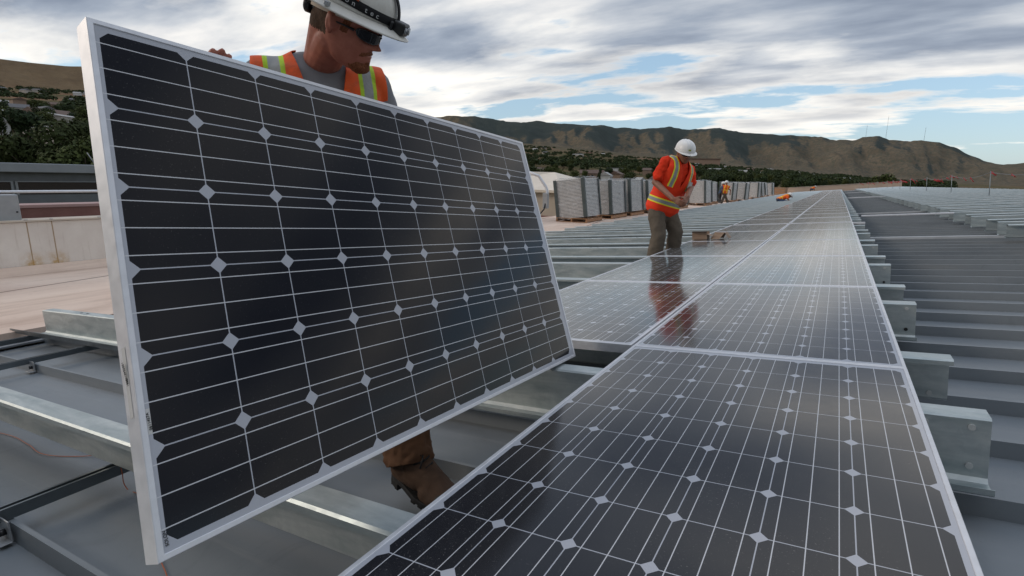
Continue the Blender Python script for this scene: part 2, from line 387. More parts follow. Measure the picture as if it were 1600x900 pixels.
M['stack_dark'] = simple('shadow_gap', (0.10, 0.10, 0.105), 0.7, 0, 0.1, 2, 0)
def wrap():
    t = Mt('clear_stretch_wrap'); v = t.coord('Object')
    n = t.noise(t.coord('Object', (1, 1, 3), rot=(0.5, 0.3, 0)), 3.0, 6, 0.6, 1.2)
    a = t.mapr(n, 0.45, 0.78, 0.06, 0.50); t.bump(t.noise(t.coord('Object', (1, 1, 4), rot=(0.6, 0.2, 0)), 6, 4, 0.6, 1.0), 0.6, 0.03)
    t.val(t.b.inputs['Alpha'], a)
    return t.set((0.80, 0.82, 0.84), 0.22, 0.0, 0.5)
M['wrap'] = wrap()
M['wire'] = simple('orange_wire', (0.50, 0.13, 0.05), 0.5, 0, 0.1, 10, 0)
M['red_flag'] = simple('red_flag_cloth', (0.62, 0.03, 0.035), 0.7, 0, 0.15, 8, 0.1)
# people
def skin(name, c1, c2):
    t = Mt(name); v = t.coord('Object'); n = t.noise(v, 22, 6, 0.65); n2 = t.noise(v, 260, 3)
    c = t.mix(t.mapr(n, 0.3, 0.72), c1, c2); c = t.mix(t.mapr(n2, 0.62, 0.75, 0, 0.25), c, tuple(x * .6 for x in c1))
    t.bump(n2, 0.12, 0.0012)
    m = t.set(c, 0.52, 0, 0.4); t.b.inputs['Subsurface Weight'].default_value = 0.08; t.b.inputs['Subsurface Radius'].default_value = (0.01, 0.004, 0.002)
    return m
M['skin'] = skin('ruddy_skin', (0.27, 0.080, 0.050), (0.42, 0.155, 0.105))
M['skin2'] = skin('tanned_skin', (0.20, 0.085, 0.05), (0.30, 0.14, 0.09))
def hairm(name, c1, c2):
    t = Mt(name); n = t.noise(t.coord('Object', (1, 1, .35)), 320, 4, 0.7); t.bump(n, 0.8, 0.003); return t.set(t.mix(t.mapr(n, 0.35, 0.65), c1, c2), 0.75, 0, 0.2)
M['beard'] = hairm('ginger_beard', (0.10, 0.028, 0.012), (0.26, 0.095, 0.045))
M['hair'] = hairm('short_brown_hair', (0.035, 0.02, 0.012), (0.11, 0.06, 0.035))
def cloth(name, c, var=0.2, sc=420, sheen=0.0, dirt=None, bumpy=0.3):
    t = Mt(name); v = t.coord('Object'); n = t.noise(v, 5, 6, 0.6); wv = t.noise(v, sc, 2)
    cc = t.mix(t.mapr(n, 0.3, 0.7), tuple(x * (1 - var) for x in c), c)
    if dirt: cc = t.mix(t.mapr(t.noise(v, 9, 7, 0.7, 0.5), 0.5, 0.75, 0, 0.6), cc, dirt)
    cc = t.mix(t.mapr(wv, 0.3, 0.7, 0, 0.12), cc, tuple(x * .5 for x in c))
    t.bump(wv, bumpy, 0.0015); return t.set(cc, 0.85, 0, 0.25)
M['tee'] = cloth('grey_t_shirt', (0.24, 0.24, 0.255))
M['red_tee'] = cloth('orange_red_shirt', (0.85, 0.045, 0.012))
M['jeans_brown'] = cloth('brown_work_trousers', (0.145, 0.072, 0.038), 0.35, 300, dirt=(0.07, 0.035, 0.02))
M['khaki'] = cloth('grey_brown_trousers', (0.155, 0.125, 0.095), 0.3, 250)
M['denim'] = cloth('blue_denim', (0.05, 0.08, 0.14), 0.25)
M['boot'] = cloth('worn_brown_suede', (0.105, 0.062, 0.040), 0.45, 160, dirt=(0.05, 0.035, 0.028), bumpy=0.5)
M['toecap'] = cloth('worn_dark_toecap', (0.055, 0.05, 0.042), 0.3, 200)
M['rubber'] = simple('black_rubber', (0.012, 0.012, 0.012), 0.75, 0, 0.2, 30, 0.3)
def vest(name, orange, bands, waist=None, dirt=0.0, zmin=-9):
    """bands: list of (lo, hi, colour) in |x|; waist: list of (zlo, zhi, colour); object space of the vest"""
    t = Mt(name); v = t.coord('Object'); s = t.sep(v); ax = t.math('ABSOLUTE', s[0])
    n = t.noise(v, 6, 5); c = t.mix(t.mapr(n, 0.3, 0.7), tuple(x * .8 for x in orange), orange)
    for lo, hi, cc in bands:
        f = t.math('MULTIPLY', t.math('GREATER_THAN', ax, lo), t.math('LESS_THAN', ax, hi)); f = t.math('MULTIPLY', f, t.math('GREATER_THAN', s[2], zmin)); c = t.mix(f, c, cc)
    for lo, hi, cc in (waist or []):
        f = t.math('MULTIPLY', t.math('GREATER_THAN', s[2], lo), t.math('LESS_THAN', s[2], hi)); c = t.mix(f, c, cc)
    if dirt: c = t.mix(t.mapr(t.noise(v, 14, 7, 0.7), 0.48, 0.75, 0, dirt), c, (0.10, 0.075, 0.05))
    t.bump(t.noise(v, 500, 2), 0.3, 0.001)
    return t.set(c, 0.7, 0, 0.3)
LIME, SILVER, ORANGE = (0.42, 0.62, 0.03), (0.30, 0.31, 0.31), (0.85, 0.115, 0.02)
YEL = (0.85, 0.80, 0.05)
def hatm(name, c, scr):
    t = Mt(name); v = t.coord('Object'); n = t.noise(v, 9, 7, 0.7, 0.5); n2 = t.noise(t.coord('Object', (1, 1, 6)), 30, 6, 0.75)
    cc = t.mix(t.mapr(n, 0.35, 0.75, 0, scr), c, (0.36, 0.33, 0.28)); cc = t.mix(t.mapr(n2, 0.66, 0.74, 0, scr * 2.0, ), cc, (0.14, 0.12, 0.10))
    t.bump(n2, 0.08, 0.002); return t.set(cc, 0.36, 0, 0.5)
M['hat'] = hatm('scuffed_white_hard_hat', (0.72, 0.70, 0.65), 0.42)
M['hat_clean'] = hatm('white_hard_hat', (0.82, 0.81, 0.79), 0.1)
M['lens'] = Mt('dark_sunglass_lens').set((0.006, 0.007, 0.01), 0.06, 0.0, 0.6)
M['strap'] = cloth('black_elastic_band', (0.02, 0.02, 0.022), 0.2, 200)
M['letter'] = simple('pale_grey_lettering', (0.50, 0.50, 0.50), 0.6, 0, 0.05, 5, 0)
M['sticker_orange'] = simple('orange_sticker', (0.75, 0.13, 0.04), 0.5, 0, 0.1, 10, 0)
M['clear_lamp'] = Mt('lamp_lens').set((0.30, 0.31, 0.33), 0.15, 0.4, 0.6)
M['label_white'] = simple('white_label', (0.58, 0.57, 0.55), 0.6, 0, 0.05, 20, 0)
M['ink'] = simple('black_ink', (0.02, 0.02, 0.02), 0.6, 0, 0.05, 20, 0)

# ------------------------------------------------------------------ the metal roof the crew works on (structure)
U0, U1, V0, V1 = -5.42, 8.55, -9.0, 94.0
WP, WR = -0.340, -0.280                      # pan and rib top, below the level of the glass
mb = MB(); RP = 0.4293; k0 = int((V0 + 0.714) / RP)
vv = -0.714 + k0 * RP
prof = []
while vv < V1:
    prof += [(vv - 0.013, WP), (vv - 0.007, WR), (vv + 0.007, WR), (vv + 0.013, WP)]
    prof += [(vv + RP * .333, WP), (vv + RP * .345, WP + .004), (vv + RP * .375, WP + .004), (vv + RP * .387, WP)] if False else []
    vv += RP
vs = []; fs = []
for (v_, w_) in prof: vs += [(U0, v_, w_), (U1, v_, w_)]
for i in range(len(prof) - 1): fs.append((2 * i, 2 * i + 1, 2 * i + 3, 2 * i + 2))
mb.add(vs, fs)
# the far slope beyond the ridge and the ridge itself
n0 = len(prof)
vs = []; fs = []
dz = -math.tan(2 * TH)
for (v_, w_) in prof[::1]: vs += [(U1, v_, w_), (U1 + 14, v_, w_ + dz * 14)]
for i in range(n0 - 1): fs.append((2 * i, 2 * i + 1, 2 * i + 3, 2 * i + 2))
mb.add(vs, fs)
roof = mb.build('metal_roof', M['deck'], rot=ROOF_E); tag(roof, kind='structure')
# eave trim closing the left edge of the sheets
mb = MB(); mb.box2((U0 - 0.05, V0, WP - 0.5), (U0 - 0.002, V1, WP - 0.004)); mb.box2((U0 - 0.16, V0, WP + 0.02), (U0 + 0.05, V1, WP + 0.035))
tag(mb.build('roof_edge', M['grey_fascia'], rot=ROOF_E), kind='structure')

# lower pinkish membrane roof on the left, and the body of the building
mb = MB(); mb.box2((-60, -14, -1.05), (-5.2, 140, -0.90)) if False else None
mb.box2((-8.96, -14, -1.2), (-5.5, 150, -0.70)); tag(mb.build('membrane_roof', M['membrane']), kind='structure')
mb = MB(); mb.box2((-8.9, -13.9, -9.5), (22, 97, -1.3)); tag(mb.build('building_wall', M['cream']), kind='structure')

# low cover strips running up the roof sheets
cs = None
for v_ in (7.95, 16.4, 40.3):
    if cs is None:
        mb = MB(); mb.prism([(-.07, -.004), (-.055, .035), (.055, .035), (.07, -.004)], 0, 7.3, 'x'); cs = mb.build('cover_strip', M['grey_metal'], bevel=.004)
        o = cs
    else: o = obj('cover_strip', cs.data)
    o.location = RW(1.2, v_, WR + 0.004); o.rotation_euler = ROOF_E
    tag(o, 'low grey cover strip capping the dark roof sheets beside the panel array', 'cover strip', 'cover strips across the open roof sheets')

# ------------------------------------------------------------------ purlins
TOP, BOT, FL, LIP, T_ = -0.043, -0.235, 0.080, 0.02, 0.0028
def zsec(sgn):
    """closed section in (v, w): sgn=+1 top flange points away from the camera, -1 towards it"""
    o = [(sgn * FL, TOP - LIP), (sgn * FL, TOP - .004), (sgn * (FL - .004), TOP), (sgn * .006, TOP), (0, TOP - .006), (0, BOT + .012), (-sgn * .012, BOT), (-sgn * (FL - .003), BOT), (-sgn * FL, BOT + .003), (-sgn * FL, BOT + LIP)]
    n = len(o); nn = []
    for i in range(n):
        a = Vector((*o[max(i - 1, 0)], 0)); b = Vector((*o[min(i + 1, n - 1)], 0)); t = (b - a).normalized()
        nn.append((o[i][0] - t.y * T_ , o[i][1] + t.x * T_))
    return o + nn[::-1]
def purlin_mesh(sgn, u0, u1, slots=True):
    mb = MB(); s = zsec(sgn)
    nseg = max(1, int((u1 - u0) / 2.5))
    rings = [[Vector((u0 + (u1 - u0) * i / nseg, p[0], p[1])) for p in s] for i in range(nseg + 1)]
    mb.loft(rings, 0, smooth=False)
    if slots:   # pairs of punched slots in the top flange
        for u in (-3.05, -2.3, -4.6, 5.2, 4.1, 6.8):
            if u0 + .2 < u < u1 - .2:
                for d in (-.055, .055): mb.box((u + d, sgn * FL * .5, TOP + .0009), (.028, .013, .0016), 1)
    return mb.mesh('purlin', [M['galv'] if sgn > 0 else M['galv'], M['dark']])
def disc(mb, u, v, w_, r, sgn, m=0):
    k = 14; mb.prism([(u + r * math.cos(2 * PI * i / k), w_ + r * math.sin(2 * PI * i / k)) for i in range(k)], v - .003, v + .001, 'y', m)
PA = purlin_mesh(1, -5.3, 1.145); PB = purlin_mesh(-1, -5.3, 1.145); PC_ = purlin_mesh(1, -5.3, 8.45)
RA = purlin_mesh(1, 2.86, 8.45); RB = purlin_mesh(-1, 2.86, 8.45)
GR_L = 'galvanised purlins under and beside the panel rows'; GR_R = 'galvanised purlins on the open right bay'
PN = {-3: 'in front of the dusty nearest panel, below the picture', -2: 'under the near half of the dusty nearest panel', -1: 'beneath the dusty nearest panel and the held one', 0: 'under the second panel of the right row', 1: 'under the third panel of the right row', 2: 'under the fourth panel of the right row', 3: 'under the fifth panel of the right row', 4: 'under the sixth panel of the right row'}
def lab_purlin(kind, v_):
    kk = math.floor((v_ + 1e-6) / 1.655)
    if kk in PN and v_ < 8.2: return ('purlin with tall bare web, ' if kind == 'A' else 'purlin with wide flange towards us, ') + PN[kk]
    return ('galvanised Z purlin running crosswise under the rows of laid panels' if v_ < 8.2 else 'galvanised Z purlin running crosswise on the far part of the panel bay')
cont = (7, 18, 30, 41)
k = -5
holes_near = None
while True:
    va, vb = -0.29 + 1.655 * k, 0.36 + 1.655 * k
    if vb > 90: break
    for typ, v_ in (('A', va), ('B', vb)):
        me = PA if typ == 'A' else PB
        o = obj('purlin', me, None, RW(0, v_, 0), ROOF_E)
        tag(o, lab_purlin(typ, v_), 'purlin', GR_L)
        if -0.3 < v_ < 6:
            if typ == 'A':
                for (du, w_, dark) in ((-.045, -.072, 0), (-.155, -.072, 0), (-.045, -.190, k > 0)):
                    h = MB(); disc(h, 1.145 + du, -.002, w_, .0095, -1); q = h.build('bolt_hole', M['dark'] if dark else M['bolt'], o)
            else:
                h = MB(); disc(h, 1.145 - .06, -.002, -.205, .0095, -1); h.build('bolt_hole', M['bolt'], o)
    k += 1
for k in range(2, 56):
    for typ, v_ in (('A', -0.29 + 1.655 * k), ('B', 0.36 + 1.655 * k)):
        if v_ > 90 or v_ < 4.5 : continue
        if k == 4 and typ == 'B': v_ = 7.38
        jig = random.uniform(-.03, .03)
        o = obj('purlin', RA if typ == 'A' else RB, None, RW(jig, v_, 0), ROOF_E)
        tag(o, 'galvanised Z purlin on the open bay right of the dark roof strip', 'purlin', GR_R)

BAR = MB(); BAR.prism([(-.045, -.075), (.045, -.075), (.045, -.050), (.040, -.046), (-.040, -.046), (-.045, -.050)], 1.20, 2.84, 'x'); BAR = BAR.mesh('bridging_bar', M['frame'])
for k, wd in zip(cont, ('nearest bright flat bar bridging the dark strip between both bays', 'second bright bar bridging the dark strip further up the roof', 'third bright bar bridging the dark strip near the far end', 'farthest bar bridging the dark strip')):
    o = obj('bridging_bar', BAR, None, RW(0, -0.29 + 1.655 * k, 0), ROOF_E); tag(o, wd, 'bar', 'bars bridging the open strip')
mb = MB(); mb.box2((-1.08, 8.315, -.05), (1.16, 8.36, -.012)); o = mb.build('gap_rail', M['frame'], None, (0, 0, 0), ROOF_E, bevel=.003); tag(o, 'bright rail lying in the walkway gap between the near and far panels', 'rail')
# strut channels on the left, clamped to the standing ribs
def channel(u, v0, v1, label, brackets):
    t = thing('strut_channel', label, 'channel', RW(u, v0, 0), ROOF_E, 'dark strut channels running under the purlins')
    L = v1 - v0; mb = MB(); h0, h1, hw = -.277, -.238, .021
    sec = [(-hw, h1), (-hw, h0), (hw, h0), (hw, h1), (hw - .011, h1), (hw - .011, h1 - .008), (hw - .0035, h1 - .008), (hw - .0035, h0 + .0035), (-hw + .0035, h0 + .0035), (-hw + .0035, h1 - .008), (-hw + .011, h1 - .008), (-hw + .011, h1)]
    mb.loft([[Vector((p[0], 0, p[1])) for p in sec], [Vector((p[0], L, p[1])) for p in sec]], 0, smooth=False)
    mb.build('channel_body', M['rail'], t)
    for bv in brackets:
        b = MB(); y = bv - v0
        b.box((.045, y - .022, -.292), (.085, .004, .07)); b.box((.045, y - .036, -.326), (.085, .03, .004))
        q = b.build('rib_clamp', M['grey_metal'], t, bevel=.0015)
        c = MB(); c.tube([(.05, y - .025, -.298), (.05, y - .040, -.298)], .011, 8); c.build('clamp_bolt', M['black_plastic'], q)
    return t
channel(-1.6, -4.5, -1.24, 'dark slotted strut channel at the lower left beneath the near purlin', (-1.573, -2.43))
channel(-4.22, -4.5, -0.24, 'dark slotted strut channel in the middle left reaching the tall purlin', (-0.714, -1.573))
channel(-5.28, -4.5, -0.16, 'dark slotted strut channel along the pink roof edge', (-0.714, -1.573))
# light rails lying along the purlins at the left end
mb = MB(); mb.prism([(-.02, 0), (.02, 0), (.02, .004), (-.016, .004), (-.016, .035), (-.02, .035)], -1.35, 1.0, 'x')
o = mb.build('angle_rail', M['rail'], None, RW(-4.3, -0.40, BOT + .004), ROOF_E); tag(o, 'thin steel angle lying in front of the tall purlin at the left', 'angle')

# thin orange wire
def wire(pts, r=.0016):
    cu = D.curves.new('orange_wire', 'CURVE'); cu.dimensions = '3D'; sp_ = cu.splines.new('BEZIER'); sp_.bezier_points.add(len(pts) - 1)
    for p, q in zip(sp_.bezier_points, pts): p.co = q; p.handle_left_type = p.handle_right_type = 'AUTO'
    cu.bevel_depth = r; cu.bevel_resolution = 2; cu.materials.append(M['wire'])
    o = D.objects.new('orange_wire', cu); col.objects.link(o); me = D.meshes.new_from_object(o.evaluated_get(bpy.context.evaluated_depsgraph_get())); D.objects.remove(o); me.name = 'orange_wire'; return obj('orange_wire', me)
def on_w(x, y, w_):
    d = CAM_R.transposed() @ Vector(((x - PPX) / FPX, (y - PPY) / FPX, 1)); t = (w_ - CAM_C.z) / d.z; return RM @ (CAM_C + d * t)
pts = [on_w(-60, 668, WP + .004), on_w(15, 680, WP + .004), on_w(45, 695, WP + .004), on_w(70, 710, WP + .005), on_w(120, 713, WP + .004), on_w(170, 710, WP + .02), on_w(182, 714, -.236), on_w(190, 735, WP + .08), on_w(196, 760, WP + .01), on_w(214, 771, WP + .004), on_w(235, 800, WP + .004), on_w(250, 872, WP + .004), on_w(262, 905, WP + .004), on_w(266, 960, WP + .004)]
tag(wire(pts), 'thin orange wire snaking over the roof sheets at the lower left', 'wire')

# ------------------------------------------------------------------ solar panels
def panel_parts(W, L, cu, cv, tr=lambda x, y, z: (x, y, z), H=0.040, fw=0.0115):
    """short side along x (six cells), long side along y (ten cells), centred on x, y from 0 to L, glass near z=0"""
    mx, my = (W - 6 * cu) / 2, (L - 10 * cv) / 2
    fr = MB()
    def bar(poly0, poly1):   # mitred bar with a raised lip
        pass
    x0, x1, y0, y1 = -W / 2, W / 2, 0, L
    outer = [(x0, y0), (x1, y0), (x1, y1), (x0, y1)]
    sec = [(0.0, -H), (0.0, -0.0012), (0.0012, 0.0), (fw - .001, 0.0), (fw, -0.001), (fw, -0.0045), (0.002, -0.0046), (0.002, -H + .002), (0.026, -H + .002), (0.026, -H)]
    n = len(sec); rings = []
    cx, cy = (x0 + x1) / 2, (y0 + y1) / 2
    for (x, y) in outer:
        sx = 1 if x < cx else -1; sy = 1 if y < cy else -1
        rings.append([Vector(tr(x + sx * d, y + sy * d, h)) for d, h in sec])
    rings.append(rings[0]); vs = [p for r in rings[:4] for p in r]
    fs = []
    for i in range(4):
        for j in range(n):
            a = i * n + j; b = i * n + (j + 1) % n; i2 = (i + 1) % 4
            fs.append((a, i2 * n + j, i2 * n + (j + 1) % n, b))
    fr.add(vs, fs, 0, False)
    fme = fr.mesh('panel_frame', M['frame'])
    lam = MB(); e = fw - .001
    q = [(x0 + e, y0 + e), (x1 - e, y0 + e), (x1 - e, y1 - e), (x0 + e, y1 - e)]
    lam.add([tr(x, y, -.0022) for x, y in q] + [tr(x, y, -.0075) for x, y in q], [(0, 1, 2, 3), (7, 6, 5, 4)])
    lme = lam.mesh('cell_laminate', [M['cells'], M['label_white']]); lme.polygons[1].material_index = 1
    uvl = lme.uv_layers.new(name='UVMap')
    for pl in lme.polygons:
        for li in pl.loop_indices:
            vi = lme.loops[li].vertex_index % 4; x, y = q[vi]
            uvl.data[li].uv = ((x - (x0 + mx)) / cu, (y - (y0 + my)) / cv)
    return fme, lme
FME, LME = panel_parts(0.990, 1.650, 0.158, 0.158)
def row_word(k):
    return ['nearest', 'second', 'third', 'fourth', 'fifth', 'sixth'][k] if k < 6 else None
def add_panel(cu_, v, label, group, jit=0.0):
    t = thing('solar_panel', label, 'solar panel', RW(cu_, v, jit), ROOF_E, group)
    obj('frame', FME, t); obj('cell_laminate', LME, t); return t
PG = 'solar panels laid in two long rows on the purlins'
near_words = {-1: 'near solar panel at the bottom of the photo, speckled with dust', 0: 'solar panel of the right row just beyond the dusty nearest one', 1: 'third solar panel of the right row, glowing with sky reflection', 2: 'fourth solar panel of the right row counted from the near end', 3: 'fifth solar panel of the right row counted from the near end', 4: 'sixth solar panel of the right row, last before the walkway gap'}
left_words = {0: 'first solar panel of the left row, with a red worker mirrored in its glass', 1: 'second solar panel of the left row, at the boots of the worker in red', 2: 'third solar panel of the left row, carrying the torn cardboard', 3: 'fourth solar panel of the left row counted from the near end', 4: 'fifth solar panel of the left row, last before the walkway gap'}
GAPV = 0.13
for k in range(-1, 45):
    v = k * 1.655 + 0.0025 + (GAPV if k >= 5 else 0) + (0.10 if k >= 18 else 0) + (0.1 if k >= 31 else 0)
    jit = random.uniform(-.0015, .0015)
    far = 'laid solar panel in the rows beyond the walkway gap'
    add_panel(0.474, v, near_words.get(k, far), PG, jit)
    if k >= 0: add_panel(-0.528, v, left_words.get(k, far), PG, random.uniform(-.0015, .0015))

# the panel held upright by the worker
HR = Matrix(((-0.013902, -0.298544, 0.954295), (0.997139, 0.066774, 0.035416), (-0.074295, 0.952057, 0.296761)))                           # rotation of the held panel in roof coordinates: x along the long side, y up the short side
HT = Vector((-0.5331, -1.5521, 1.0348))
HW, HH, HML, HCU, HCV, HS = 1.6201, 1.0121, 0.0166, 0.1565, 0.1613, 0.0985
def held_tr(x, y, z):
    # panel_parts x (short side) -> minus y of the held panel, y (long side) -> x
    X = y; Y = -(x + HH / 2)
    return (X + HS * Y, Y, z)
fme, lme = panel_parts(HH, HW, HCV, HCU, held_tr, 0.044, 0.0108); lme.materials[0] = M['cells_held']
# normals may be mirrored by the swap of axes
for me in (fme, lme):
    bm = bmesh.new(); bm.from_mesh(me); bmesh.ops.recalc_face_normals(bm, faces=bm.faces); bm.to_mesh(me); bm.free()
hp = thing('solar_panel', 'solar panel held upright on its long edge by the worker in the orange vest', 'solar panel')
hp.matrix_world = (RM @ HR).to_4x4(); hp.location = RM @ HT
obj('frame', fme, hp); hl = obj('cell_laminate', lme, hp)
# shift the uv so that the measured side margin holds
for d in lme.uv_layers[0].data: d.uv = (6 - d.uv[0] if False else d.uv[0], d.uv[1] + ((HW - 10 * HCU) / 2 - HML) / HCU)
# maker's lettering on the laminate margin and serial labels
def hx(X, Y, z): return Vector((X + HS * Y, Y, z))
def put_text(txt, size, X, Y, z, m, ang, name='lettering', parent=hp, sx=1.0, R=None):
    me = text_mesh(txt, size); me.materials.clear(); me.materials.append(m)
    T = Matrix.Translation(hx(X, Y, z)) @ (R if R is not None else Matrix.Rotation(ang, 4, 'Z')) @ Matrix.Scale(sx, 4, (1, 0, 0))
    me.transform(T); return obj(name, me, parent)
put_text('SOLON', .0075, .0158, -HH + .034, -.0012, M['ink'], PI / 2, 'brand_lettering', sx=1.05)
lb = MB(); y0 = -HH + .21
lb.add([hx(.0112, y0, -.0018), hx(.0176, y0, -.0018), hx(.0176, y0 + .044, -.0018), hx(.0112, y0 + .044, -.0018)], [(0, 1, 2, 3)])
lb = lb.build('serial_label', M['label_white'], hp)
put_text('0611457A', .0062, .0144, y0 + .022, -.0012, M['ink'], PI / 2, 'serial_number', lb, sx=1.2)
# long barcode label on the outer side of the frame
lb = MB(); y0, y1 = -HH + .245, -HH + .37
lb.add([hx(-.0006, y0, -.030), hx(-.0006, y0, -.017), hx(-.0006, y1, -.017), hx(-.0006, y1, -.030)], [(0, 1, 2, 3)])
lb = lb.build('barcode_label', M['label_white'], hp)
Rs = Matrix(((0, 0, -1, 0), (1, 0, 0, 0), (0, -1, 0, 0), (0, 0, 0, 1)))
me = text_mesh('1000240148051  00800051', .0085); me.materials.clear(); me.materials.append(M['ink'])
# letters face -x: text x -> +y, text y -> +z
Rf = Matrix(((0, 0, -1, 0), (-1, 0, 0, 0), (0, 1, 0, 0), (0, 0, 0, 1)))
me.transform(Matrix.Translation(hx(-.0011, (y0 + y1) / 2, -.0235)) @ Rf @ Matrix.Scale(.80, 4, (1, 0, 0))); obj('serial_number', me, lb)
# small label under the front edge of the first panel of the left row

# ------------------------------------------------------------------ terrain: valley and foothills
def az_el(x, y):
    d = at(x, y, 1.0) - CAM_W; h = math.hypot(d.x, d.y); return math.atan2(d.x, d.y), d.z / h
def table(pts):
    t = sorted(az_el(x, y) for x, y in pts)
    def f(a):
        if a <= t[0][0]: return t[0][1]
        if a >= t[-1][0]: return t[-1][1]
        for i in range(len(t) - 1):
            if a <= t[i + 1][0]:
                q = (a - t[i][0]) / (t[i + 1][0] - t[i][0]); q = q * q * (3 - 2 * q) * .5 + q * .5
                return t[i][1] * (1 - q) + t[i + 1][1] * q
    return f
ridge = table([(-600, 80), (-350, 60), (-200, 70), (-80, 84), (0, 92), (40, 97), (100, 103), (140, 104), (220, 118), (330, 128), (430, 150), (520, 158), (600, 172), (660, 185), (700, 181), (740, 181.5), (790, 189), (820, 191), (839, 189), (873, 193), (927, 196.5), (940, 195.2), (959, 199), (1007, 201), (1047, 198), (1076, 202.7), (1119, 200), (1140, 203.5), (1167, 208), (1200, 209), (1232, 211.5), (1275, 213), (1307, 218.7), (1333, 219.5), (1349, 214), (1371, 211.5), (1392, 218.7), (1413, 220), (1440, 218.7), (1467, 222.7), (1488, 229), (1520, 244), (1547, 253), (1568, 257.5), (1600, 253), (1680, 247), (1800, 262), (2100, 285), (2600, 290)])
foot = table([(-600, 140), (-200, 139), (0, 139), (60, 142), (140, 147), (330, 175), (600, 205), (820, 224), (900, 231), (1000, 241), (1100, 252), (1200, 262), (1300, 271), (1400, 281), (1600, 289), (1800, 297), (2600, 300)])
ridge_tab = ridge
def ridge(a):
    left = 1 if a < -.8 else 0
    return ridge_tab(a) + (0 if left else 0.0016 * mnoise.noise(Vector((a * 60, 1.7, 0))) + 0.0009 * mnoise.noise(Vector((a * 210, 5.7, 0))))
def sstep(x): x = max(0, min(1, x)); return x * x * (3 - 2 * x)
def lerp(a, b, t): return a + (b - a) * t
def dist_ridge(a): return lerp(2900, 4300, sstep((math.degrees(a) + 60) / 50))
def dist_foot(a): return lerp(1500, 2100, sstep((math.degrees(a) + 60) / 50))
def ground_z(a, d):
    zf = 0.7 + foot(a) * dist_foot(a); zr = 0.7 + ridge(a) * dist_ridge(a); df, dr = dist_foot(a), dist_ridge(a)
    x, y = math.sin(a) * d, math.cos(a) * d
    if d <= df:
        q = max(0, (d - 25) / (df - 25)); left = sstep((-math.degrees(a) - 35) / 25)
        z = -9.0 + (zf + 9.0) * (q ** lerp(1.5, 1.12, left))
        z += mnoise.noise(Vector((x / 160, y / 160, 0))) * min(6, d * .012) * (1 - q)
        return z
    if d <= dr:
        q = (d - df) / (dr - df); left = sstep((-math.degrees(a) - 45) / 20)
        s = q ** 1.0
        z = zf + (zr - zf) * (s ** 1.35)
        amp = (zr - zf) * 0.34 * math.sin(PI * min(1, q)) ** 1.0
        # spurs run down towards the valley
        p = Vector((a * 19 + q * 0.6, q * 1.1, 3.3)); r1 = .5 + mnoise.noise(p) * .9
        p2 = Vector((a * 47 + q * 1.2, q * 2.6, 7.1)); r2 = 1 - abs(mnoise.noise(p2)) * 1.6
        p3 = Vector((x / 130, y / 130, 1.0)); r3 = mnoise.noise(p3)
        soft = lerp(1, .22, left)
        z += amp * soft * ((r1 - .5) * 0.95 + (r2 - .6) * 0.30) + amp * r3 * 0.16 * soft
        # keep below the skyline
        lim = 0.7 + (ridge(a) - 0.0012) * d
        return min(z, lim + 0) if q < .97 else z
    q = min(1, (d - dr) / 1500); z = zr - q * 260
    return z
na = 620; rings = [0, 14, 25, 40, 60, 85, 115, 150, 200, 260, 330, 420, 520, 640, 780, 940, 1100, 1260, 1400]
vs = []; fs = []
azs = [math.radians(-105 + 165 * i / na) for i in range(na + 1)] + [math.radians(60 + 2.5 * i) for i in range(1, 79)]; na = len(azs) - 1; azs[-1] = azs[0] + 2 * PI
nr = 0
for i, a in enumerate(azs):
    ds = rings[:]
    a0 = a; a = a if a < math.radians(165) else a - 2 * PI
    df, dr = dist_foot(a), dist_ridge(a)
    ds += [1400 + (df - 1400) * .5, df] + [df + (dr - df) * q / 46 for q in range(1, 47)] + [dr + 300, dr + 1500]
    nr = len(ds)
    for d in ds: vs.append((math.sin(a) * d, math.cos(a) * d, ground_z(a, max(d, .01)) if d > 0 else -9.0))
for i in range(na):
    for j in range(nr - 1): fs.append((i * nr + j, (i + 1) * nr + j, (i + 1) * nr + j + 1, i * nr + j + 1))
mb = MB(); mb.add(vs, fs, 0, True)
t = Mt('foothill_ground'); v = t.coord('Object'); s = t.sep(v)
geo = t.n('ShaderNodeNewGeometry'); ns = t.sep(geo.outputs['Normal'])
rr0 = t.math('SQRT', t.math('ADD', t.math('MULTIPLY', s[0], s[0]), t.math('MULTIPLY', s[1], s[1])))
cbn = t.n('ShaderNodeCombineXYZ'); t.l(t.math('MULTIPLY', t.math('ARCTAN2', s[0], s[1]), 3300.0), cbn.inputs[0]); t.l(t.math('MULTIPLY', rr0, 0.32), cbn.inputs[1]); t.l(t.math('MULTIPLY', s[2], 0.6), cbn.inputs[2]); hv = cbn.outputs[0]
big = t.noise(hv, 0.0022, 8, 0.66, 0.2); mid = t.noise(hv, 0.011, 8, 0.70, 0.2); fine = t.noise(hv, 0.060, 6, 0.75)
dry = t.mix(t.mapr(mid, 0.35, 0.68), (0.098, 0.078, 0.054), (0.172, 0.132, 0.090))
dry = t.mix(t.mapr(fine, 0.46, 0.60, 0, 0.80), dry, (0.070, 0.075, 0.055))
r_ = t.math('SQRT', t.math('ADD', t.math('MULTIPLY', s[0], s[0]), t.math('MULTIPLY', s[1], s[1])))
azim = t.math('ARCTAN2', s[0], s[1])
notleft = t.mapr(azim, math.radians(-48), math.radians(-36))
up = t.mapr(t.math('DIVIDE', s[2], t.math('MAXIMUM', r_, 1.0)), 0.045, 0.088)      # forest keeps to the upper slopes
fm = t.math('ADD', t.math('MULTIPLY', up, 0.24), t.math('ADD', t.math('MULTIPLY', big, 0.75), t.math('MULTIPLY', mid, 0.45)))
fm = t.math('ADD', fm, t.math('MULTIPLY', ns[0], 0.30))                       # and to the slopes turned away from the afternoon sun
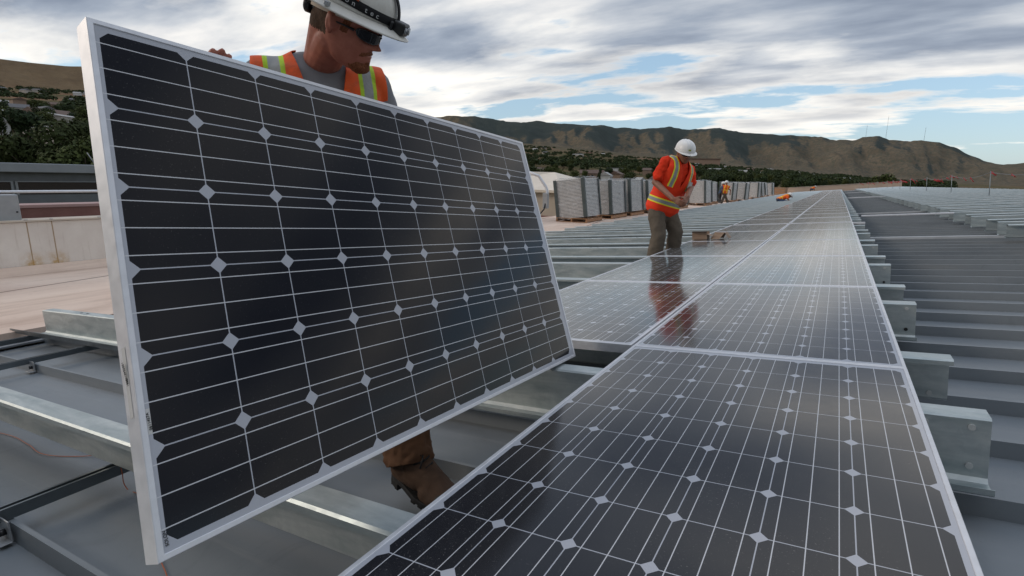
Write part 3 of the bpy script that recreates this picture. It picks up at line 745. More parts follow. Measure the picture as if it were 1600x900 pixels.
forest = t.math('MULTIPLY', t.mapr(t.math('ADD', fm, t.math('MULTIPLY', fine, 0.30)), 0.875, 0.975), notleft)
forest = t.math('MULTIPLY', forest, t.mapr(r_, 2100, 2500))
hill = t.mix(forest, dry, (0.045, 0.055, 0.050))
leftc = t.mix(t.mapr(mid, 0.35, 0.65), (0.115, 0.077, 0.044), (0.165, 0.115, 0.065)); leftc = t.mix(t.mapr(fine, 0.5, 0.7, 0, .45), leftc, (0.075, 0.06, 0.035))
hill = t.mix(notleft, leftc, hill)
field = t.mix(t.mapr(mid, 0.4, 0.6), (0.10, 0.085, 0.04), (0.15, 0.105, 0.06)); field = t.mix(t.mapr(t.noise(v, 0.02, 4), 0.5, 0.6, 0, .7), field, (0.06, 0.075, 0.03))
field = t.mix(t.mapr(t.noise(t.coord('Object', loc=(300, 90, 0)), 0.004, 3), 0.60, 0.66, 0, .8), field, (0.26, 0.14, 0.09))
c = t.mix(t.mapr(r_, 1450, 2000), field, hill)
t.bump(t.noise(hv, 0.03, 8, 0.7), 0.5, 14); t.set(c, 0.95, 0, 0.05)
terrain = mb.build('hills_and_valley_ground', t.m); tag(terrain, kind='structure')

# radio masts on the skyline
def mast(x, y0, y1, label, lean=0):
    a, e0 = az_el(x, y0); _, e1 = az_el(x, y1); d = dist_ridge(a) - 30
    zb = ground_z(a, d) - 3; zt = 0.7 + e1 * d
    t = thing('radio_mast', label, 'mast', (math.sin(a) * d, math.cos(a) * d, zb), None, 'radio masts on the ridge'); h = zt - zb
    m = MB()
    for i in range(3):
        b = 2 * PI * i / 3; m.tube([(1.5 * math.cos(b), 1.5 * math.sin(b), 0), (.6 * math.cos(b), .6 * math.sin(b), h)], .22, 5)
    n = int(h / 9)
    for q in range(n):
        for i in range(3):
            b, b2 = 2 * PI * i / 3, 2 * PI * (i + 1) / 3; r0 = 1.7 - .8 * q / n
            m.tube([(r0 * math.cos(b), r0 * math.sin(b), q * h / n), (r0 * math.cos(b2), r0 * math.sin(b2), (q + 1) * h / n)], .16, 4, cap=False)
    m.build('lattice_tower', M['grey_wall'], t); m = MB(); m.tube([(0, 0, h - 2), (0, 0, h + 8)], .35, 5); m.build('antenna', M['grey_wall'], t)
mast(1384, 217, 183, 'tallest radio mast, on the highest hump of the ridge'); mast(1353, 214, 197, 'short radio mast left of the tallest mast on the ridge'); mast(1444, 219, 200, 'radio mast on the right shoulder of the ridge')

# ------------------------------------------------------------------ trees
def leafm(name, c1, c2):
    t = Mt(name); oi = t.n('ShaderNodeObjectInfo'); g = t.n('ShaderNodeNewGeometry')
    c = t.mix(g.outputs['Random Per Island'], c1, c2); c = t.mix(t.math('MULTIPLY', oi.outputs['Random'], 0.45), c, (0.060, 0.066, 0.020))
    return t.set(c, 0.8, 0, 0.15)
LEAF = [leafm('dark_leaves', (0.014, 0.026, 0.009), (0.044, 0.066, 0.022)), leafm('olive_leaves', (0.028, 0.038, 0.011), (0.080, 0.100, 0.030)), leafm('deep_green_leaves', (0.010, 0.022, 0.011), (0.026, 0.046, 0.020))]
BARK = simple('bark', (0.07, 0.05, 0.035), 0.9, 0, 0.2, 4, 0.4)
def crown_mb(mb, c, rad, rnd, nl, ls, lobes=9):
    c = Vector(c); L = []
    for i in range(lobes):
        b = rnd.uniform(0, 2 * PI); q = rnd.uniform(.15, .62); zz = rnd.uniform(-.55, .75)
        L.append((c + Vector((math.cos(b) * q * rad[0], math.sin(b) * q * rad[1], zz * rad[2] * .8)), rnd.uniform(.36, .60)))
    for i in range(nl):
        o, r = L[rnd.randrange(len(L))]
        d = Vector((rnd.gauss(0, 1), rnd.gauss(0, 1), rnd.gauss(0, 1))).normalized(); rr = r * rnd.uniform(.55, 1.05)
        p = o + Vector((d.x * rad[0] * rr, d.y * rad[1] * rr, d.z * rad[2] * rr * .85))
        nrm_ = (d + Vector((rnd.gauss(0, .5), rnd.gauss(0, .5), rnd.gauss(0, .5) + .25))).normalized()
        x = nrm_.orthogonal().normalized(); y = nrm_.cross(x); s = ls * rnd.uniform(.6, 1.3)
        mb.add([p + x * s, p + y * s * .7, p - x * s * .9, p - y * s * .8], [(0, 1, 2, 3)], 0)
def tree_proto(seed, leaf, nl, rad, ht, ls):
    rnd = random.Random(seed); cm = MB(); zc = ht - rad[2] * .95
    crown_mb(cm, (0, 0, zc), rad, rnd, nl, ls)
    tm = MB(); tm.tube([(0, 0, -1.5), (.05, 0, ht * .25), (.1, .05, zc)], [.28, .2, .09], 7)
    for i in range(5):
        b = rnd.uniform(0, 2 * PI); z0 = ht * rnd.uniform(.22, .45); tm.tube([(.06, 0, z0), (math.cos(b) * rad[0] * .4, math.sin(b) * rad[1] * .4, z0 + ht * .22), (math.cos(b) * rad[0] * .62, math.sin(b) * rad[1] * .62, z0 + ht * .33)], [.11, .07, .03], 5)
    return cm.mesh('crown', leaf), tm.mesh('trunk', BARK)
T_NEAR = [tree_proto(11, LEAF[0], 5200, (4.4, 4.2, 4.2), 9.4, .20), tree_proto(12, LEAF[1], 4600, (3.9, 4.2, 3.8), 8.6, .19)]
T_MID = [tree_proto(20 + i, LEAF[i % 3], 1700, (3.6 + i * .2, 3.6, 3.4 + .3 * (i % 2)), 7.8 + .4 * i, .30) for i in range(5)]
T_CON = tree_proto(40, LEAF[2], 1100, (2.0, 2.0, 4.6), 9.6, .28)
def put_tree(pr_, a, d, sc, label, group, rz):
    o = thing('tree', label, 'tree', (math.sin(a) * d, math.cos(a) * d, ground_z(a, d) - .2), (0, 0, rz), group)
    o.scale = (sc, sc, sc * random.uniform(.9, 1.1)); obj('crown', pr_[0], o); obj('trunk', pr_[1], o); return o
rt = random.Random(5)
def near_tree(x, ytop, d, pr_, label, yb=None, sc=None):
    a, e = az_el(x, ytop); z = ground_z(a, d); h = 0.7 + e * d - z
    base = 9.4 if pr_ is T_NEAR[0] else 8.6 if pr_ is T_NEAR[1] else 8.2
    return put_tree(pr_, a, d, h / base, label, 'trees just beyond the grey building', rt.uniform(0, 6))
near_tree(28, 191, 88, T_NEAR[0], 'broad dark tree rising behind the flat grey roof at the far left')
near_tree(92, 205, 82, T_NEAR[1], 'rounded olive green tree behind the grey roof, beside the tall panel')
near_tree(-25, 200, 95, T_NEAR[1], 'dark tree at the left photo edge behind the grey roof')
near_tree(133, 232, 75, T_MID[1], 'small bush-like tree tucked against the frame of the held panel')
near_tree(62, 222, 118, T_MID[0], 'tree filling the gap between the two big ones at the left')
near_tree(-120, 190, 92, T_NEAR[0], 'big dark tree beyond the left photo edge')
def scatter(n, x0, x1, d0, d1, power, labels, group, smin=.75, smax=1.15, avoid=None):
    c = 0
    while c < n:
        x = rt.uniform(x0, x1); a, _ = az_el(x, 250); d = d0 + (d1 - d0) * rt.random() ** power
        if mnoise.noise(Vector((a * 22, math.log(d) * 3.2, 4))) < -.38: continue
        i = rt.randrange(6); pr_ = T_CON if i == 5 else T_MID[i]
        put_tree(pr_, a, d, rt.uniform(smin, smax), labels[1] if i == 5 else labels[0], group, rt.uniform(0, 6)); c += 1
scatter(60, -60, 190, 105, 560, 1.0, ('leafy tree in the neighbourhood behind the grey building', 'narrow dark conifer in the neighbourhood behind the grey building'), 'trees of the left neighbourhood')
scatter(205, 790, 1420, 150, 640, .8, ('leafy green tree in the wide belt of trees below the foothills', 'narrow conifer in the wide belt of trees below the foothills'), 'trees of the belt below the foothills', .8, 1.3)
# the far woodland that reads as one mass
rw = random.Random(9); mb = MB()
for i in range(5600):
    left = rw.random() < .30
    if left: x = rw.uniform(-150, 330); d = rw.uniform(480, 1480)
    elif rw.random() < .22: x = rw.uniform(330, 790); d = rw.uniform(200, 1300)
    else: x = rw.uniform(780, 1500); d = rw.uniform(600, 1650)
    a, _ = az_el(x, 250)
    nz = mnoise.noise(Vector((a * 26, d / 160, 9)))
    thr = (.10 if d < 900 else -.10 if d > 1330 else .28) if left else (-.5 if d < 1150 else -.12)
    if nz < thr: continue
    z = ground_z(a, d); r = rw.uniform(3.2, 5.6); c = Vector((math.sin(a) * d, math.cos(a) * d, z + r * .8))
    for q in range(48):
        dd = Vector((rw.gauss(0, 1), rw.gauss(0, 1), abs(rw.gauss(0, 1)))).normalized(); p = c + Vector((dd.x * r, dd.y * r, dd.z * r * .85)) * rw.uniform(.6, 1.05)
        n_ = (dd + Vector((rw.gauss(0, .4), rw.gauss(0, .4), rw.gauss(0, .4)))).normalized(); xx = n_.orthogonal().normalized(); yy = n_.cross(xx); s_ = r * rw.uniform(.14, .30)
        mb.add([p + xx * s_, p + yy * s_, p - xx * s_, p - yy * s_], [(0, 1, 2, 3)], rw.randrange(2))
o = mb.build('far_woods', [LEAF[0], LEAF[2]]); tag(o, 'far woodland between the houses and the foothills', 'woods', kind='stuff')

# ------------------------------------------------------------------ houses of the valley
HM = [simple('pale_house_wall', (0.46, 0.43, 0.40), 0.8, 0, 0.1, 1, 0), simple('tan_house_wall', (0.30, 0.21, 0.16), 0.8, 0, 0.1, 1, 0), simple('white_house_wall', (0.62, 0.62, 0.62), 0.8, 0, 0.1, 1, 0)]
RFM = [simple('grey_house_roof', (0.13, 0.13, 0.14), 0.8, 0, 0.1, 1, 0), simple('brown_house_roof', (0.14, 0.09, 0.07), 0.8, 0, 0.1, 1, 0), simple('light_house_roof', (0.40, 0.39, 0.38), 0.7, 0, 0.1, 1, 0)]
def house_proto(wm, rm, L=13, W=8, H=3.4, R=2.2):
    a = MB(); a.box((0, 0, H / 2 - 1), (L, W, H + 2)); a = a.mesh('wall', wm)
    r = MB(); r.prism([(-W / 2 - .5, H), (W / 2 + .5, H), (0, H + R)], -L / 2 - .5, L / 2 + .5, 'x'); r = r.mesh('roof', rm)
    wn = MB(); wn.box((0, 0, 0), (1.3, .08, 1.2)); wn = wn.mesh('window', M['win'])
    return a, r, wn, L, W, H
HP = [house_proto(HM[0], RFM[0]), house_proto(HM[1], RFM[1], 15, 9), house_proto(HM[2], RFM[2], 11, 7), house_proto(HM[0], RFM[2], 22, 10, 4, 1.2)]
HL = ['pale house with a grey roof among the valley trees', 'tan house with a brown roof among the valley trees', 'white house with a light roof among the valley trees', 'long pale house with a light roof among the valley trees']
def put_house(i, a, d, sc=1.0, rz=None, label=None, group='houses of the valley'):
    wl, rf, wn, L, W, H = HP[i]; t = thing('house', label or HL[i], 'house', (math.sin(a) * d, math.cos(a) * d, ground_z(a, d) + .6), (0, 0, rt.uniform(0, PI) if rz is None else rz), group); t.scale = (sc,) * 3
    obj('wall', wl, t); obj('roof', rf, t)
    if d < 420:
        for x in (-L * .3, 0, L * .3):
            for sg in (-1, 1): obj('window', wn, t, (x, sg * (W / 2 + .02), H * .55))
    return t
for i in range(96):
    left = i % 2
    x = rt.uniform(-120, 180) if left else rt.uniform(800, 1330); a, _ = az_el(x, 250)
    d = (rt.uniform(190, 900) if i % 4 == 1 else rt.uniform(1250, 1480)) if left else rt.choice((rt.uniform(260, 600), rt.uniform(900, 1700)))
    if not left and x > 1100 and d < 900: d += 500
    put_house(rt.choice((0, 0, 1, 2, 3)), a, d, rt.uniform(.85, 1.2))
# the long pale school-like building on the left slope
def big_building(x, y, wpx, hpx, d, label, wm, rm):
    a, e = az_el(x, y); z = 0.7 + e * d; W = wpx / 816 * d * 1.0; H = hpx / 816 * d
    t = thing('commercial_building', label, 'building', (math.sin(a) * d, math.cos(a) * d, z - H), (0, 0, -a))
    m = MB(); m.box((0, 0, H * .4 - 4), (W, W * .35, H * .8 + 8)); m.build('wall', wm, t); m = MB(); m.box((0, 0, H * .9), (W * 1.02, W * .38, H * .2)); m.build('roof', rm, t); return t
big_building(72, 157, 78, 7, 1060, 'long low pale building on the slope above the left trees', HM[0], RFM[2])
big_building(52, 152, 22, 4, 1090, 'small white hall behind the long low building', HM[2], RFM[2])
big_building(130, 216, 22, 9, 200, 'white roofed workshop beside the held panel, beyond the trees', HM[2], RFM[2])
big_building(962, 262, 26, 5, 560, 'flat white building in the trees behind the panel stacks', HM[2], RFM[0])
big_building(1092, 248, 60, 5, 1500, 'reddish block below the foothills right of the worker in red', HM[1], RFM[1])

# parked cars by the workshop
def car(x, y, d, colr, label):
    a, e = az_el(x, y); z = ground_z(a, d)
    t = thing('parked_car', label, 'car', (math.sin(a) * d, math.cos(a) * d, 0.7 + e * d - 1.4), (0, 0, rt.uniform(-.3, .3) - a))
    b = MB(); b.prism([(-2.1, .35), (2.1, .35), (2.15, .8), (1.1, .95), (.6, 1.42), (-1.0, 1.45), (-1.9, .95), (-2.15, .8)], -.85, .85, 'y'); b.build('body', simple('car_paint', colr, .3, .2, .05, 1, 0), t)
    for sx in (-1.3, 1.3):
        for sy in (-.8, .8): q = MB(); q.tube([(sx, sy - .1, .33), (sx, sy + .1, .33)], .33, 12); q.build('wheel', M['rubber'], t)
car(126, 228, 190, (0.6, 0.6, 0.6), 'white parked car beyond the trees beside the held panel'); car(137, 226, 205, (0.35, 0.05, 0.05), 'dark red parked car right behind the held panel edge')

# ------------------------------------------------------------------ buildings left of the roof
pw = MB(); pw.box2((-9.25, -9, -2), (-8.9, 13.6, -0.012)); parw = pw.build('parapet_wall', M['wall_white'], bevel=.01); tag(parw, 'stained white parapet wall along the far side of the pink roof', 'wall')
cp = MB(); cp.box2((-9.27, -9, -0.009), (-8.875, 13.6, 0.012)); cp.build('coping', M['cream'], parw)
for y in (.80, 1.06, 0.3, 1.6): q = MB(); q.tube([(-8.9, y, .012), (-8.9, y, .02)], .02, 8); q.build('anchor_bolt', M['grey_metal'], parw)
cant = MB(); cant.prism([(-8.895, -.698), (-8.70, -.698), (-8.895, -.60)], -9, 13.6, 'y'); tag(cant.build('wall_foot_upstand', M['membrane']), kind='structure')
rc = thing('red_brown_parapet', 'red brown metal parapet behind the white wall at the left', 'parapet', (-9.9, 0, 0)); q = MB(); q.box2((-.15, -9, -1.2), (.3, 14, .135)); q.build('panel', M['coping_red'], rc); q = MB(); q.box2((-.2, -9, .138), (.33, 14, .178)); q.build('cap', simple('pinkish_cap', (0.42, 0.26, 0.24), .6, 0, .1, 3, .1), rc)
rl = thing('pipe_railing', 'pale horizontal pipe railing in front of the red brown parapet', 'railing', (-9.35, 0, 0)); q = MB(); q.tube([(0, -9, .375), (0, 13.6, .375)], .021, 10); q.build('handrail', M['frame'], rl)
for y in (-6, -3, 4.6, 8.0, 11.6): q = MB(); q.tube([(0, y, 0), (0, y, .37)], .018, 8); q.build('post', M['frame'], rl)
gb = thing('junction_box', 'grey metal electrical box hanging on the parapet at the far left', 'electrical box', (-9.12, .62, .17)); q = MB(); q.box((0, 0, 0), (.22, .36, .36)); q.build('housing', M['grey_metal'], gb, bevel=.01); q = MB(); q.box((.115, 0, 0), (.008, .32, .32)); q.build('door', M['grey_metal'], gb); q = MB(); q.tube([(.12, .14, -.05), (.135, .14, -.05)], .01, 8); q.build('latch', M['dark'], gb)

g = thing('flat_roofed_building', 'long flat roofed grey building with a dark window band at the left', 'building', (-60, 8, -10))
q = MB(); q.box2((-14, -22, 0), (0, 16.5, 10.36)); q.build('wall', M['grey_wall'], g)
q = MB(); q.box2((-15, -23, 10.363), (.9, 19.5, 11.12)); q.build('roof_fascia', M['grey_fascia'], g, bevel=.05)
for (y0, y1) in ((-20, -13), (-12.6, -6.1), (-5.6, -.9), (-.5, 5.3), (5.75, 7.6), (8.05, 14.2)):
    q = MB(); q.box2((-.2, y0, 8.55), (.06, y1, 9.55)); q = q.build('window', M['win'], g)
    f = MB(); f.box2((-.1, y0 - .16, 8.5), (.12, y0 - .01, 9.62)); f.box2((-.1, y1 + .01, 8.5), (.12, y1 + .16, 9.62)); f.box2((-.1, y0, 9.56), (.12, y1, 9.64)); f.build('frame', M['grey_fascia'], q)
q = MB(); q.tube([(-4, 15.2, 11.0), (-4, 14.6, 12.3)], .045, 6); q.build('leaning_pole', M['grey_metal'], g)

# cream penthouse with hipped roof, pipe and conduit
p = thing('rooftop_penthouse', 'cream rooftop hut with a shallow pale roof beside the first panel stack', 'rooftop hut', (-12.3, 21.4, -1.9))
q = MB(); q.box2((-2.6, -3.0, 0), (2.35, 3.2, 2.02)); q.build('wall', M['cream'], p)
q = MB(); q.add([(-2.9, -3.3, 2.02), (2.62, -3.3, 2.02), (2.62, 3.5, 2.02), (-2.9, 3.5, 2.02), (-2.9, -3.3, 2.13), (2.62, -3.3, 2.13), (2.62, 3.5, 2.13), (-2.9, 3.5, 2.13), (-.9, -.4, 2.95), (.1, .6, 2.95)], [(3, 2, 1, 0), (0, 1, 5, 4), (1, 2, 6, 5), (2, 3, 7, 6), (3, 0, 4, 7), (4, 5, 9, 8), (5, 6, 9), (6, 7, 8, 9), (7, 4, 8)]); q.build('roof', M['cream_roof'], p)
q = MB(); q.box2((1.2, -3.16, .2), (2.0, -3.0, 1.0)); q.build('service_panel', M['coping_red'], p)
a_ = [at(826, 269, 15.6), at(842, 275, 15.6), at(853, 292, 15.6), at(855, 298, 15.6), at(854, 320, 15.6)]
pp = thing('conduit_pipe', 'bent pale conduit pipe rising in front of the cream rooftop hut', 'pipe', a_[-1]); q = MB(); q.tube([x - a_[-1] for x in a_], .045, 8); q.build('pipe', M['frame'], pp)
q = MB(); q.box((.0, -.05, .12), (.16, .12, .45)); q.build('switch_box', M['grey_metal'], pp, bevel=.01)
hose = [at(852, 318, 15.5), at(850, 327, 15.5), at(844, 334, 15.5), at(838, 334, 15.5)]
q = MB(); q.tube([x - a_[-1] for x in hose], .022, 8); q.build('hose', M['black_plastic'], pp)
vp = thing('roof_vent', 'small pale vent pipe standing on the pink roof near the first stack', 'vent', (-8.35, 13.3, -.7)); q = MB(); q.tube([(0, 0, 0), (0, 0, .42)], .05, 10); q.build('pipe', M['cream_roof'], vp); q = MB(); q.tube([(0, 0, 0), (0, 0, .12), (0, 0, .16)], [.16, .09, .06], 12); q.build('flashing', M['membrane'], vp)

# far end parapet
q = MB(); q.box2((-9.5, 94.2, -.9), (9.2, 94.9, .66)); tw = q.build('end_parapet', M['tan'], rot=ROOF_E); tag(tw, 'long tan parapet closing the far end of the roof', 'parapet')
q = MB(); q.box2((-9.5, 94.1, .663), (9.2, 95, .72)); q.build('coping', M['cream'], tw)

# ------------------------------------------------------------------ stacks of panels on pallets
LAYER = MB(); LAYER.box((0, 0, 0), (1.0, 1.65, .030)); LAYER = LAYER.mesh('panel', M['stack_alu'])
def pallet_into(parent, W=1.10, L=1.75, nm='pallet'):
    m = MB()
    for y in (-L / 2 + .06, -L / 4, 0, L / 4, L / 2 - .06): m.box((0, y, .128), (W, .11, .018))
    for x in (-W / 2 + .03, 0, W / 2 - .03): m.box((x, 0, .07), (.05, L - .01, .09))
    for y in (-L / 2 + .06, 0, L / 2 - .06): m.box((0, y, .012), (W, .11, .018))
    return m
PAL = None
def stack(x, y, rz, lean, label, n=27, wx_=1.0, ly=1.65, pitch=.0455, z=-.70, wrapped=True, gap=False, detailed=True, mesh=None, pm=None, sc=1.0):
    p = tag(obj('pallet', pm, None, (x, y, z), (0, 0, rz)), None, 'pallet'); p.scale = (sc * wx_ / 1.0, sc * ly / 1.65, sc)
    p['label'] = 'wooden pallet under the ' + ' '.join(label.replace(',', '').split()[:9])
    E_ = Matrix.Rotation(rz, 4, 'Z') @ Matrix.Rotation(lean, 4, 'Y')
    t = thing('panel_stack', label, 'panel stack', (x, y, z + .14 * sc), E_.to_euler()); t.scale = (sc,) * 3
    H = n * pitch
    if detailed:
        for i in range(n):
            o = obj('panel', LAYER, t, (random.uniform(-.004, .004), random.uniform(-.004, .004), .02 + i * pitch)); o.scale = (wx_, ly / 1.65, 1)
        m = MB(); m.box((0, 0, H / 2), (wx_ - .05, ly - .05, H - .01)); m.build('gap_shade_core', M['stack_dark'], t)  # dark core paints the shade in the gaps between the stacked panels
    else:
        m = MB()
        for i in range(n): m.box((0, 0, .02 + i * pitch), (wx_, ly, pitch * .80))
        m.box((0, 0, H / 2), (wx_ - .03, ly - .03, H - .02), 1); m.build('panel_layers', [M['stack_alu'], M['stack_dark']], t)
    for sx in (-1, 1):
        for sy in (-1, 1):
            m = MB(); a, b = sx * (wx_ / 2 + .034), sy * (ly / 2 + .034)
            m.box((a, b - sy * .05, H / 2), (.010, .11, H)); m.box((a - sx * .055, b, H / 2), (.10, .010, H)); m.build('corner_post', M['post'], t)
    if wrapped:
        m = MB(); k = 10; rg = []
        for i in range(9):
            zz = -.02 + (H + .06) * i / 8; ring = []
            for (a, b) in [(-1, -1), (-.5, -1), (0, -1), (.5, -1), (1, -1), (1, -.5), (1, 0), (1, .5), (1, 1), (.5, 1), (0, 1), (-.5, 1), (-1, 1), (-1, .5), (-1, 0), (-1, -.5)]:
                j = 0 if abs(a) == abs(b) == 1 else random.uniform(-.006, .018); ring.append(Vector((a * (wx_ / 2 + .022 + j), b * (ly / 2 + .022 + j), zz)))
            rg.append(ring)
        m.loft(rg, cap=False)
        # crumpled top sheet
        nv_ = 9
        m.grid(lambda u, v_: Vector(((u - .5) * (wx_ + .05), (v_ - .5) * (ly + .05), H + .03 + random.uniform(0, .05) * (1 if 0 < u < 1 and 0 < v_ < 1 else .6))), nv_, nv_)
        m.build('stretch_wrap', M['wrap'], t)
    return t
pm = pallet_into(None).mesh('pallet', M['pallet'])

def srow(y0, label, lean, xr=-6.62, w=1.0, l=1.65, n=27, rz=0.0, **k):
    """front right bottom corner at xr, y0"""
    return stack(xr - w / 2, y0 + l / 2, math.radians(rz), math.radians(lean), label, n, w, l, .0457, pm=pm, **k)
srow(13.7, 'nearest panel stack by the cream hut, its edges bare and leaning left', -7, w=1.02, l=1.45, n=28, rz=4)
srow(16.0, 'second panel stack with a loose fold of plastic across it', -5, l=1.6, rz=2)
srow(18.1, 'third panel stack, half hidden by the worker in red', -5.5, l=1.6, n=28, rz=1)
srow(20.3, 'fourth panel stack, directly behind the worker in red', -6, l=1.6, rz=2)
srow(25.6, 'panel stack showing just right of the worker in red', -2.5, l=1.6)
srow(30.5, 'broad pale panel stack left of the small standing worker', -4, xr=-6.35, w=1.05, l=1.7, n=29, detailed=False)
srow(33.4, 'panel stack immediately left of the small standing worker', -5, xr=-6.55, l=1.7, detailed=False)
srow(38.8, 'panel stack behind the small standing worker', 1, xr=-6.2, l=1.7, n=28, detailed=False)
srow(41.6, 'squat square panel stack right of the small standing worker', 1.5, xr=-5.72, w=1.05, l=1.7, n=28, detailed=False)
srow(49.5, 'panel stack in the middle of the far row', -1, xr=-5.75, w=1.1, l=1.7, n=29, detailed=False)
srow(53.0, 'tilted panel stack past the middle of the far row', -7, xr=-5.8, l=1.6, n=28, detailed=False)
srow(56.5, 'strongly leaning panel stack near the far end of the row', -10, xr=-5.85, l=1.6, n=28, detailed=False)
srow(61.5, 'farthest panel stack at the end of the row', -5, xr=-5.75, w=1.15, l=1.7, n=28, detailed=False)
cr_ = thing('wooden_crate', 'orange brown wooden crate past the last panel stack', 'crate', (-6.15, 72.5, -.7), (0, 0, -.15)); q = MB(); q.box2((-.95, -.6, 0), (.95, .6, .95)); q.build('body', M['pallet'], cr_)
for z_ in (.12, .5, .86): q = MB(); q.box2((-.97, -.63, z_ - .05), (.97, -.602, z_ + .05)); q.build('slat', M['card'], cr_)

# torn cardboard on the left row of panels
cb_ = thing('cardboard_box', 'torn open cardboard box lying on the left panel row', 'box', RW(-.93, 5.30, .002), ROOF_E)
q = MB()
for a, b in (((-.10, -.09, 0), (.10, -.085, .095)), ((-.10, .085, 0), (.10, .09, .10)), ((-.10, -.085, 0), (-.096, .085, .10)), ((.096, -.085, 0), (.10, .085, .07)), ((-.10, -.085, 0), (.10, .085, .004))): q.box2(a, b)
q.build('box_walls', M['card'], cb_)
q = MB(); q.add([(-.10, -.09, .095), (.10, -.09, .095), (.12, -.15, .115), (-.08, -.155, .12)], [(0, 1, 2, 3)]); q.add([(.10, -.08, .07), (.10, .08, .07), (.17, .08, .03), (.18, -.06, .035)], [(0, 1, 2, 3)]); q.build('flap', M['card'], cb_)
q = MB(); q.box2((-.08, -.07, .004), (.07, .06, .07)); q.build('contents', simple('dull_grey_packing', (0.14, 0.13, 0.12), .7), cb_)
cc_ = thing('cardboard_scrap', 'crumpled flap of brown cardboard beside the torn box', 'cardboard', RW(-.70, 5.30, .004), ROOF_E)
q = MB(); q.add([(-.09, -.05, 0), (.03, -.07, 0), (.10, -.05, .085), (-.03, -.03, .095), (-.08, .08, .01), (.06, .09, .0), (.11, .06, .09), (.15, -.05, .0), (.17, .06, .012)], [(0, 1, 2, 3), (4, 3, 2, 6), (4, 6, 5), (2, 7, 8, 6)]); q.build('folded_sheet', M['card'], cc_)

# ------------------------------------------------------------------ safety line with red pennants on the right bay
pts = []
posts = [(6.9, 18.6), (5.48, 21.9), (5.66, 30.4), (5.75, 39.6), (5.7, 48), (5.7, 56), (5.75, 64), (5.8, 72), (5.0, 76.5), (4.2, 80), (3.2, 82.5)]
for i, (u, v_) in enumerate(posts):
    t = thing('stanchion', 'thin steel post of the red flagged safety line on the right bay', 'post', RW(u, v_, WR), ROOF_E, 'posts of the flagged safety line')
    q = MB(); q.tube([(0, 0, .0), (0, 0, 1.10)], .0135, 8); q.build('post', M['galv_dark'], t); q = MB(); q.box((0, 0, .02), (.22, .22, .02)); q.build('foot_plate', M['galv_dark'], t)
    pts.append(RW(u, v_, WR + 1.06))
rp = thing('flagged_safety_line', 'sagging safety line hung with bright red pennants', 'safety line', pts[0])
full = []
for i in range(len(pts) - 1):
    for q_ in range(8):
        s_ = q_ / 8; P = pts[i].lerp(pts[i + 1], s_); P.z -= .16 * 4 * s_ * (1 - s_); full.append(P - pts[0])
full.append(pts[-1] - pts[0])
q = MB(); q.tube(full, .006, 5); q.build('rope', M['galv_dark'], rp)
rf = random.Random(3)
for i in range(0, len(full) - 1):
    for rep in range(2):
        if rep or rf.random() < .45: continue
        P = full[i].lerp(full[i + 1], rf.random()); m = MB(); L_ = rf.uniform(.2, .42) * min(1, .55 + i * .012); wd = L_ * .36; ang = rf.uniform(-.6, .9)
        dr_ = Vector((math.cos(ang), .3, -math.sin(abs(ang)) - .1)).normalized()
        nn = 5; vs = []
        for j in range(nn + 1):
            s_ = j / nn; c = P + dr_ * L_ * s_ + Vector((0, 0, .02 * math.sin(s_ * 7))); hw = wd * (1 - s_ * .8) / 2
            vs += [c + Vector((0, .03 * math.sin(s_ * 6), hw)), c - Vector((0, .03 * math.sin(s_ * 5), hw))]
        m.add(vs, [(2 * j, 2 * j + 1, 2 * j + 3, 2 * j + 2) for j in range(nn)]); m.build('pennant', M['red_flag'], rp)

